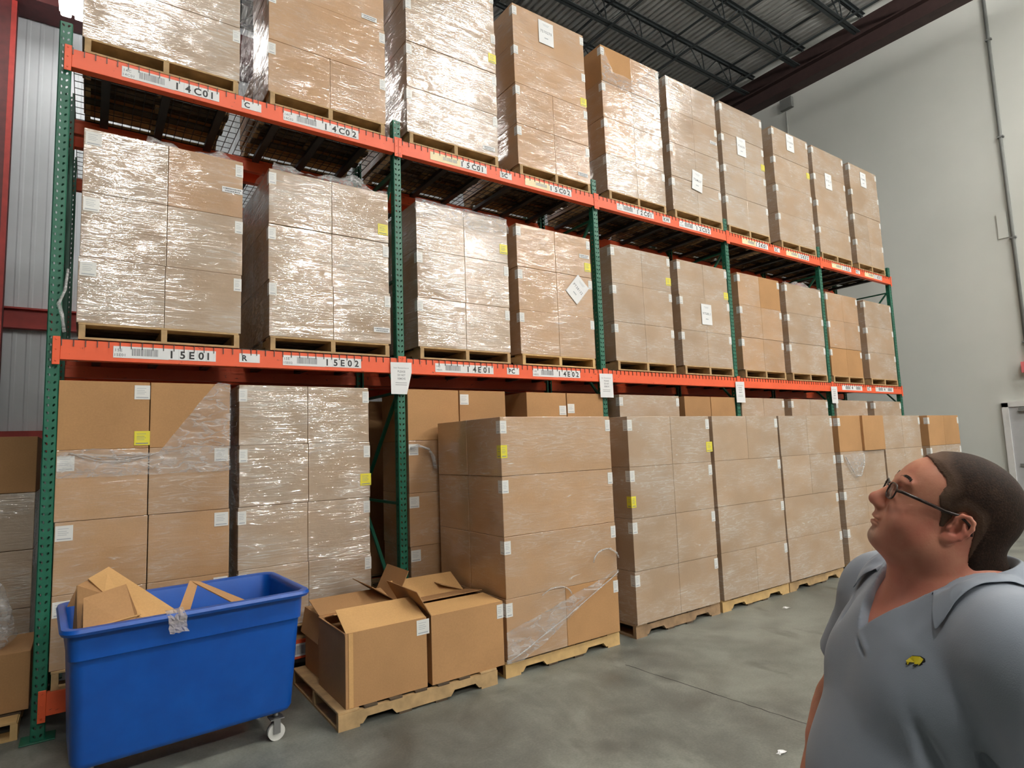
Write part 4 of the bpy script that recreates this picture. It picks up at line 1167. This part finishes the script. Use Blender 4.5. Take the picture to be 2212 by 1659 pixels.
def build_arm(f, g=0.0):
    for s, (sh, el, wr) in ARMS.items():
        sh, el, wr = map(np.array, (sh, el, wr)); d = unit(wr-el)
        f.ell(sh, (.078+g, .078+g, .078+g), .04)
        f.cone(sh, el, .062+g, .046+g, .03)
        f.cone(el, wr, .046, .029, .02); f.cone(el+d*.04, el+d*.10, .047, .042, .02)
        t = unit(np.array((0, 1., 0))-d*d[1]) if abs(d[1]) < .7 else unit(np.array((0, 0, 1.))-d*d[2])   # towards the thumb side
        nrm = unit(np.cross(t, d)); nrm = nrm*(1 if nrm[0]*s < 0 else -1)                               # palm faces the body
        f.cone(wr, wr+d*.04, .024, .024, .02)
        for o_ in (-.026, -.009, .009, .026): f.cone(wr+d*.03+t*o_*.8, wr+d*.098+t*o_*1.15, .0145, .0125, .012)
        for dy, ln in ((.030, .070), (.0105, .080), (-.0095, .074), (-.029, .058)):
            a = wr+d*.100+t*dy; b = a+d*ln*.48+nrm*.008; c = b+d*ln*.34+nrm*.020; e = c+d*ln*.10+nrm*.016
            f.cone(a, b, .0092, .0085, .004); f.cone(b, c, .0085, .0078, .002); f.cone(c, e, .0078, .0070, .002)
        a = wr+d*.035+t*.028; b = a+d*.030+t*.026+nrm*.006; c = b+d*.030+t*.006+nrm*.008
        f.cone(a, b, .0135, .0105, .008); f.cone(b, c, .0105, .0088, .002)
def build_legs(f, g=0.0, feet=True):
    for s in (-1, 1):
        f.cone((s*.095, 0, .86), (s*.115, .01, .48), .098+g, .066+g, .04)
        f.cone((s*.115, .01, .48), (s*.12, -.015, .10), .062+g, .044+g, .03)
        f.ell((s*.117, -.02, .36), (.056+g, .06+g, .10+g), .03)
        if feet:
            f.cone((s*.12, -.03, .05), (s*.13, .13, .035), .038, .030, .03)
man = thing('person', 'man in a grey polo shirt and glasses gazing up at the loaded rack', 'person', tuple(BODY_O), -BODY_YAW)
LO = (-.45, -.28, -.01); HI = (.46, .36, 1.80)
fb = Field(LO, HI, .0026)
build_torso(fb); build_arm(fb); build_legs(fb); build_neck(fb); build_head(fb)
bme, bv = fb.mesh('body')
smooth_mesh(bme, 1, .4)

def mk_skin():
    mt, nt, b = new_mat('skin'); v = coords(nt)
    n1 = noise_n(nt, v, 14, 4); n2 = noise_n(nt, v, 240, 3)
    base = ramp(nt, n1, [(.3, srgb(212, 142, 116)), (.5, srgb(222, 156, 128)), (.72, srgb(212, 132, 110))])
    at = nt.nodes.new('ShaderNodeAttribute'); at.attribute_name = 'flush'
    base = mixc(nt, math_n(nt, 'MULTIPLY', at.outputs['Fac'], .55), base, srgb(188, 92, 84))
    at2 = nt.nodes.new('ShaderNodeAttribute'); at2.attribute_name = 'stubble'
    base = mixc(nt, math_n(nt, 'MULTIPLY', at2.outputs['Fac'], math_n(nt, 'MULTIPLY_ADD', n2, .5, .5)), base, srgb(178, 164, 148))
    nt.links.new(base, b.inputs['Base Color'])
    b.inputs['Roughness'].default_value = .48; b.inputs['Specular IOR Level'].default_value = .4
    b.inputs['Subsurface Weight'].default_value = .12; b.inputs['Subsurface Radius'].default_value = (.012, .005, .003)
    nt.links.new(bump(nt, n2, .18, .0012), b.inputs['Normal'])
    return mt
bme.materials.append(mk_skin())
co = np.empty(len(bme.vertices)*3); bme.vertices.foreach_get('co', co); co = co.reshape(-1, 3)
hl = ((co-HC) @ HM)/HS
def gauss(c, r): return np.exp(-(((hl-np.array(c))/np.array(r))**2).sum(1))
fl = np.zeros(len(co))
for s in (-1, 1): fl = np.maximum(fl, np.maximum(gauss((s*.055, .05, -.02), (.03, .035, .028)), gauss((s*.09, -.014, .0), (.02, .03, .04))*.8))
fl = np.maximum(fl, gauss((0, .115, -.01), (.018, .02, .016)))
fl = np.maximum(fl, np.clip((-.02-hl[:, 2])/.12, 0, 1)*(hl[:, 1] < .09)*(co[:, 2] > 1.2)*.75)
stb = gauss((0, .09, -.082), (.026, .03, .020))
for nm, arr in (('flush', fl), ('stubble', stb)):
    at = bme.attributes.new(nm, 'FLOAT', 'POINT'); at.data.foreach_set('value', arr.astype(np.float32))
put('body', bme, man)

# eyes, brows, glasses
def mb_world(mb, name, mats):
    mb.v = [tuple(h2b(v)) for v in mb.v]; return mb.build(name, mats, man)
eye_w = plain('eye_white', srgb(222, 214, 206), .2, var=.03); iris = plain('iris', srgb(70, 60, 50), .2); pupil = plain('pupil', (.01, .01, .01, 1), .1)
for s in (-1, 1):
    mb = MB(); rr_ = .0122; nn = 24; c = np.array((s*.0325, .0735, .023)); vs = []; fs = []; mi = []
    for j in range(17):
        th = math.pi*j/16
        for i in range(nn):
            ph = 2*math.pi*i/nn; vs.append(c+rr_*np.array((math.sin(th)*math.cos(ph), math.cos(th)+.0, math.sin(th)*math.sin(ph))))
    for j in range(16):
        f_ = [(j*nn+i, j*nn+(i+1) % nn, (j+1)*nn+(i+1) % nn, (j+1)*nn+i) for i in range(nn)]
        mb2_m = 2 if j < 1 else (1 if j < 3 else 0)
        for q in f_: fs.append(q); mi.append(mb2_m)
    mb.v = [tuple(v) for v in vs]; mb.f = fs; mb.mi = mi; mb.sm = [True]*len(fs)
    mb_world(mb, 'eye', [eye_w, iris, pupil])
hair_dark = plain('hair_brown', srgb(58, 47, 40), .75, var=.35, nscale=60, bmp=.8, bscale=260)
for s in (-1, 1):
    mb = MB(); rd = random.Random(11+s)
    for k in range(90):
        u = rd.random(); x = s*lerp(.014, .050, u); z = .050+.006*math.sin(u*2.6)+rd.uniform(-.003, .003); y = .0935-.35*(abs(x)-.012)**1.0*(.8)-.0
        mb.tube([(x, y-.002, z), (x+s*.005, y+.0025, z+.003), (x+s*.010, y-.001, z+.0025)], [.0006, .0005, .0002], 4)
    mb_world(mb, 'eyebrow', [hair_dark])
frame_m = plain('dark_spectacle_frame', srgb(48, 36, 32), .3, var=.1)
mb = MB()
for s in (-1, 1):
    ring = []
    for i in range(33):
        a = 2*math.pi*i/32; ca, sa = math.cos(a), math.sin(a)
        px_ = .0245*math.copysign(abs(ca)**.7, ca); pz_ = .0165*math.copysign(abs(sa)**.7, sa)
        ring.append((s*.034+px_, .1035-.10*abs(s*.034+px_)*.9*abs(s*.034+px_)/.06, .020+pz_))
    mb.tube(ring, .0016, 8, caps=False)
mb.tube([(-.010, .1025, .025), (0, .1055, .028), (.010, .1025, .025)], .0016, 8)
for s in (-1, 1):
    mb.tube([(s*.058, .098, .026), (s*.070, .090, .028), (s*.078, .060, .028), (s*.0835, .015, .027), (s*.085, -.008, .030), (s*.084, -.028, .020), (s*.081, -.040, .002)], [.0030, .0032, .0032, .0032, .003, .0026, .0024], 8)
g_ = mb_world(mb, 'glasses', [frame_m])
def mk_lens():
    mt, nt, b = new_mat('spectacle_lens'); out = nt.nodes['Material Output']
    tr = nt.nodes.new('ShaderNodeBsdfTransparent'); gl = nt.nodes.new('ShaderNodeBsdfGlossy'); gl.inputs['Roughness'].default_value = .03
    mx = nt.nodes.new('ShaderNodeMixShader'); fr_ = nt.nodes.new('ShaderNodeFresnel'); fr_.inputs[0].default_value = 1.5
    nt.links.new(math_n(nt, 'MULTIPLY', fr_.outputs[0], .5), mx.inputs[0]); nt.links.new(tr.outputs[0], mx.inputs[1]); nt.links.new(gl.outputs[0], mx.inputs[2]); nt.links.new(mx.outputs[0], out.inputs['Surface']); return mt
lens_m = mk_lens()
for s in (-1, 1):
    mb = MB(); vs = []
    for yy in (.0, -.0015):
        for i in range(32):
            a = 2*math.pi*i/32; ca, sa = math.cos(a), math.sin(a); px_ = .0235*math.copysign(abs(ca)**.7, ca); pz_ = .0155*math.copysign(abs(sa)**.7, sa); X = abs(s*.034+px_)
            vs.append((s*.034+px_, .1035-.09*X*X/.06+yy, .020+pz_))
    mb.add(vs, [tuple(range(32)), tuple(range(63, 31, -1))]+[(i, 32+i, 32+(i+1) % 32, (i+1) % 32) for i in range(32)], 0, True)
    mb.v = [tuple(h2b(v)) for v in mb.v]; mb.build('lens', lens_m, g_)

# short hair
fh = Field((HC-.17).tolist(), (HC+.19).tolist(), .0024)
build_neck(fh); build_head(fh, ears=False)
sl = tuple(slice(0, k) for k in fh.n); _, g = fh.sl(fh.lo+fh.n*fh.vox/2, 1.0)
hh = ((g-HC) @ HM)/HS
poly = [(.056, .125), (.066, .112), (.052, .098), (.036, .086), (.030, .074), (.033, .062), (.034, .048), (.028, .034), (.018, .020), (.012, -.004), (.004, -.004), (.000, .030), (-.012, .040), (-.030, .034), (-.042, .008), (-.050, -.030), (-.062, -.066), (-.16, -.080), (-.20, .20), (.05, .20)]
def poly_sdf(P_, y, z):
    d = np.full(y.shape, 1e9); inside = np.zeros(y.shape, bool); n = len(P_)
    for i in range(n):
        a = P_[i]; b = P_[(i+1) % n]; e = (b[0]-a[0], b[1]-a[1]); wv = (y-a[0], z-a[1]); t = np.clip((wv[0]*e[0]+wv[1]*e[1])/(e[0]**2+e[1]**2), 0, 1)
        d = np.minimum(d, (wv[0]-e[0]*t)**2+(wv[1]-e[1]*t)**2)
        c = (a[1] > z) != (b[1] > z)
        xi = (b[0]-a[0])*(z-a[1])/((b[1]-a[1]) if b[1] != a[1] else 1e-9)+a[0]
        inside ^= c & (y < xi)
    return np.where(inside, -1, 1)*np.sqrt(d)
ps = poly_sdf(poly, hh[..., 1], hh[..., 2])*HS
rag = .0016*np.sin(hh[..., 0]*900+np.sin(hh[..., 2]*700)*2)*np.cos(hh[..., 1]*800)
thick = np.clip(.0015-ps*.35, .0, .0055)+.002*np.clip((hh[..., 2]-.05)/.06, 0, 1)
base_a = fh.a.copy()
fh.a = np.maximum(base_a-thick.astype(np.float32), (ps+rag).astype(np.float32)).astype(np.float32)
fh.a = np.maximum(fh.a, -(base_a+.004))
hme, _ = fh.mesh('hair'); smooth_mesh(hme, 1, .3)
def mk_hair():
    mt, nt, b = new_mat('short_hair'); v = coords(nt, (1, 1, 1))
    n1 = noise_n(nt, v, 300, 3); n2 = noise_n(nt, v, 22, 3)
    at = nt.nodes.new('ShaderNodeAttribute'); at.attribute_name = 'fade'
    c = ramp(nt, math_n(nt, 'ADD', math_n(nt, 'MULTIPLY', n1, .6), math_n(nt, 'MULTIPLY', n2, .4)), [(.35, srgb(24, 15, 10)), (.55, srgb(44, 30, 22)), (.75, srgb(76, 58, 45))])
    c = mixc(nt, math_n(nt, 'MULTIPLY', at.outputs['Fac'], .7), c, srgb(122, 98, 82))
    nt.links.new(c, b.inputs['Base Color']); b.inputs['Roughness'].default_value = .7; b.inputs['Specular IOR Level'].default_value = .12
    nt.links.new(bump(nt, n1, .5, .002), b.inputs['Normal']); return mt
hme.materials.append(mk_hair())
co = np.empty(len(hme.vertices)*3); hme.vertices.foreach_get('co', co); co = co.reshape(-1, 3)
hl = ((co-HC) @ HM)/HS
fade = np.clip(1.0+poly_sdf(poly, hl[:, 1], hl[:, 2])/.028, 0, 1)*(hl[:, 1] > -.055)
at = hme.attributes.new('fade', 'FLOAT', 'POINT'); at.data.foreach_set('value', fade.astype(np.float32))
put('hair', hme, man)

# polo shirt
fs_ = Field((-.42, -.30, .80), (.42, .38, 1.56), .0032)
build_torso(fs_, .016); 
for s, (sh, el, wr) in ARMS.items():
    sh = np.array(sh)+np.array((s*.002, 0, 0)); el = np.array(el); fs_.ell(sh, (.094, .094, .085), .04); fs_.cone(sh, sh+(el-sh)*(.85 if s > 0 else 1.08), .088, .084, .035)
# hem flare
_, g = fs_.sl(fs_.lo+fs_.n*fs_.vox/2, 3.0)
X, Y, Z = g[..., 0], g[..., 1], g[..., 2]
A = np.zeros(X.shape, np.float32)
def fold(a, b, w_, amp):
    """long soft fold from a to b on the cloth"""
    a = np.array(a); b = np.array(b); ba = b-a; sl_, g_ = fs_.sl((a+b)/2, np.linalg.norm(ba)/2+w_*2.6)
    t = np.clip(((g_-a) @ ba)/(ba @ ba), 0, 1)
    d2 = ((g_-(a+t[..., None]*ba))**2).sum(-1)
    A[sl_] += (1.6*amp*np.exp(-d2/w_**2)*np.sin(np.pi*np.clip(t*.9+.05, 0, 1))).astype(np.float32)
for a, b, w_, amp in (((-.14, .16, 1.26), (-.20, .12, 1.02), .016, .010), ((-.165, .15, 1.24), (-.225, .10, 1.04), .014, -.013), ((-.03, .19, 1.16), (-.10, .20, .95), .018, .009), ((.00, .19, 1.18), (-.05, .22, .95), .014, -.008),
        ((-.07, .19, 1.13), (-.14, .19, .95), .015, -.009), ((.10, .16, 1.22), (.06, .2, 1.0), .018, .006), ((.16, .10, 1.38), (.13, .14, 1.22), .016, .006), ((.13, .11, 1.40), (.09, .15, 1.26), .012, -.006),
        ((-.20, .06, 1.28), (-.27, .03, 1.18), .014, .008), ((-.19, .08, 1.24), (-.27, .05, 1.12), .012, -.010), ((-.10, .13, 1.36), (-.16, .10, 1.28), .02, .004), ((-.01, .16, 1.335), (-.06, .17, 1.31), .006, .004), ((-.005, .16, 1.325), (-.06, .17, 1.295), .005, -.005)):
    fold(a, b, w_, amp)
fs_.a = fs_.a-np.maximum(A, -.011)
# cut hem, sleeves, neck
fs_.a = np.maximum(fs_.a, .86-Z)
for s, (sh, el, wr) in ARMS.items():
    sh = np.array(sh); el = np.array(el); ax = unit(el-sh); pt = sh+(el-sh)*(.60 if s > 0 else .98); rel = g-pt; d = rel @ ax
    rad = np.linalg.norm(rel-d[..., None]*ax, axis=-1)
    fs_.a = np.where((d > -.02) & (rad < .105) & (s*X > .228), np.maximum(fs_.a, d), fs_.a)
neck_r = np.sqrt((X/.108)**2+((Y+.010)/.120)**2)
hole = (neck_r-1)*.10
hole = np.where(Z > 1.30, hole, 1.0)
zc = 1.470-.060*np.clip((Y+.06)/.16, 0, 1)      # neckline is lower at the front
hole = np.maximum(hole, (zc-.035)-Z)
wedge = np.maximum(np.maximum(np.abs(X+.004)-np.clip((Z-1.340)*.95, 0, .10), 1.340-Z), .02-Y)
op_ = np.minimum(hole, wedge)
fs_.a = np.maximum(fs_.a, -op_)
shell_in = None
sme, _ = fs_.mesh('polo_shirt'); smooth_mesh(sme, 3, .5)
def mk_cloth(name, c0, c1):
    mt, nt, b = new_mat(name); v = coords(nt)
    n1 = noise_n(nt, v, 5, 3); n2 = noise_n(nt, v, 500, 2)
    nt.links.new(ramp(nt, n1, [(.3, c0), (.7, c1)]), b.inputs['Base Color'])
    b.inputs['Roughness'].default_value = .85; b.inputs['Specular IOR Level'].default_value = .2; b.inputs['Sheen Weight'].default_value = .25
    nt.links.new(bump(nt, n2, .25, .0012), b.inputs['Normal']); return mt
M['polo'] = mk_cloth('grey_polo_knit', srgb(140, 149, 161), srgb(153, 161, 172))
sme.materials.append(M['polo']); shirt = put('polo_shirt', sme, man)
def shirt_sdf(p_):
    q = (np.array(p_)-fs_.lo)/fs_.vox; i = np.clip(q.astype(int), 0, fs_.n-2); return float(fs_a0[tuple(i)])
ft = Field((-.42, -.30, 1.20), (.42, .38, 1.56), .006); build_torso(ft, .014); build_neck(ft)
def push(p_, m_=.004):
    p_ = np.array(p_, float)
    for _ in range(12):
        q = (p_-ft.lo)/ft.vox; i = np.clip(q.astype(int), 1, ft.n-3)
        d = float(ft.a[tuple(i)])
        if d >= m_: break
        gr = np.array([ft.a[tuple(i+e)]-ft.a[tuple(i-e)] for e in np.eye(3, dtype=int)]); gr = gr/(np.linalg.norm(gr)+1e-9)
        p_ = p_+gr*max(m_-d, .001)
    return p_
# collar: a stand round the neck and a folded leaf on each side
def catmull(P_, n):
    P_ = [np.array(p_, float) for p_ in P_]; P_ = [2*P_[0]-P_[1]]+P_+[2*P_[-1]-P_[-2]]; out = []
    for k in range(1, len(P_)-2):
        for j in range(n if k < len(P_)-3 else n+1):
            t = j/n; a, b, c, d = P_[k-1:k+3]
            out.append(.5*((2*b)+(-a+c)*t+(2*a-5*b+4*c-d)*t*t+(-a+3*b-3*c+d)*t**3))
    return out
for s in (-1, 1):
    foldl = [(0, -.140, 1.480), (s*.062, -.125, 1.480), (s*.104, -.080, 1.474), (s*.118, -.025, 1.464), (s*.117, .020, 1.452), (s*.104, .062, 1.436)]
    edge = [(0, -.168, 1.445), (s*.080, -.150, 1.447), (s*.138, -.094, 1.446), (s*.158, -.026, 1.434), (s*.162, .035, 1.410), (s*.156, .095, 1.380)]
    base = [(0, -.115, 1.445), (s*.055, -.105, 1.442), (s*.092, -.06, 1.434), (s*.102, -.015, 1.424), (s*.098, .03, 1.410), (s*.084, .068, 1.398)]
    n6 = 6; A_ = catmull(foldl, n6); B_ = catmull(edge, n6); C_ = catmull(base, n6); mb = MB(); rows = []
    nr = len(A_)
    for i in range(nr):
        r_ = []
        for t in (0, .5): r_.append(C_[i]*(1-t)+A_[i]*t)
        up = np.array((0, 0, .004)); r_.append(A_[i]+up*.8)
        out_ = (B_[i]-A_[i])
        for t in (.12, .35, .6, .82, 1.0):
            q = A_[i]+out_*t+np.array((0, 0, .006*math.sin(math.pi*t)))
            r_.append(push(q, .004+.003*math.sin(t*3)) if t > .2 else q)
        rows.append(r_)
    m_ = len(rows[0]); vs = [v for r_ in rows for v in r_]
    mb.add(vs, [(i*m_+k, i*m_+k+1, (i+1)*m_+k+1, (i+1)*m_+k) for i in range(nr-1) for k in range(m_-1)], 0, True)
    o = mb.build('collar', M['polo'], man)
    sm_ = o.modifiers.new('t', 'SOLIDIFY'); sm_.thickness = .0022; sm_.offset = 0
    o.modifiers.new('s', 'SUBSURF').levels = 1; o.modifiers['s'].render_levels = 2
# placket edge, button and the small yellow stitched animal badge
def on_shirt(x, z):
    """first cloth point met from the front at (x, z)"""
    ix = int((x-fs_.lo[0])/fs_.vox); iz = int((z-fs_.lo[2])/fs_.vox); col = fs_.a[ix, :, iz]
    js = np.where(col < 0)[0]; return fs_.lo[1]+js[-1]*fs_.vox+.002 if len(js) else .2
bx, bz = -.148, 1.326
out = [(-.011, .000), (-.009, .008), (-.002, .0105), (.006, .009), (.010, .004), (.0115, -.003), (.0085, -.003), (.0080, -.009), (.0050, -.009), (.0045, -.0035), (-.0015, -.0025), (-.0025, -.009), (-.0055, -.009), (-.0060, -.003), (-.009, -.006)]
for nm, sc_, col, off in (('badge_outline', 1.12, M['ink'], .0012), ('stitched_badge', 1.0, plain('yellow_thread', srgb(236, 214, 40), .5), .0022)):
    mb = MB(); n_ = len(out); f_ = [(bx+u*sc_*.8, on_shirt(bx+u*sc_*.8, bz+v_*sc_*.8)+off, bz+v_*sc_*.8) for u, v_ in out]
    b2 = [(a, b-.0012, c) for a, b, c in f_]
    bm = bmesh.new(); vf = [bm.verts.new(p_) for p_ in f_]; face = bm.faces.new(vf); r_ = bmesh.ops.extrude_face_region(bm, geom=[face])
    for e in r_['geom']:
        if isinstance(e, bmesh.types.BMVert): e.co.y += .0008
    bmesh.ops.triangulate(bm, faces=bm.faces[:]); bmesh.ops.recalc_face_normals(bm, faces=bm.faces)
    me = bpy.data.meshes.new(nm); bm.to_mesh(me); bm.free(); me.materials.append(col); put(nm, me, man)
# trousers, belt and shoes
fp = Field((-.30, -.26, .0), (.30, .30, 1.02), .006)
fp.ell((0, -.003, .90), (.203, .163, .155), .05)
for s in (-1, 1):
    fp.cone((s*.095, 0, .84), (s*.117, .01, .48), .112, .088, .05); fp.cone((s*.117, .01, .48), (s*.122, -.01, .06), .088, .074, .03)
_, g = fp.sl(fp.lo+fp.n*fp.vox/2, 3.0)
fp.a = np.maximum(fp.a, g[..., 2]-.965); fp.a = np.maximum(fp.a, .055-g[..., 2])
tme, _ = fp.mesh('trousers'); smooth_mesh(tme, 2); tme.materials.append(mk_cloth('navy_trouser_cloth', srgb(44, 50, 66), srgb(54, 60, 78))); put('trousers', tme, man)
leather = plain('brown_leather', srgb(62, 42, 30), .4, var=.15)
for s in (-1, 1):
    fq = Field((s*.13-.07, -.12, 0), (s*.13+.07, .24, .12), .004)
    fq.cone((s*.12, -.045, .045), (s*.13, .12, .036), .046, .042, .02); fq.ell((s*.132, .145, .036), (.048, .06, .036), .02); fq.cone((s*.12, -.03, .05), (s*.12, -.02, .105), .045, .043, .02)
    _, g = fq.sl(fq.lo+fq.n*fq.vox/2, 3.0); fq.a = np.maximum(fq.a, .002-g[..., 2]); fq.a = np.maximum(fq.a, g[..., 2]-.11)
    qme, _ = fq.mesh('shoe'); smooth_mesh(qme, 2); qme.materials.append(leather); put('shoe', qme, man)
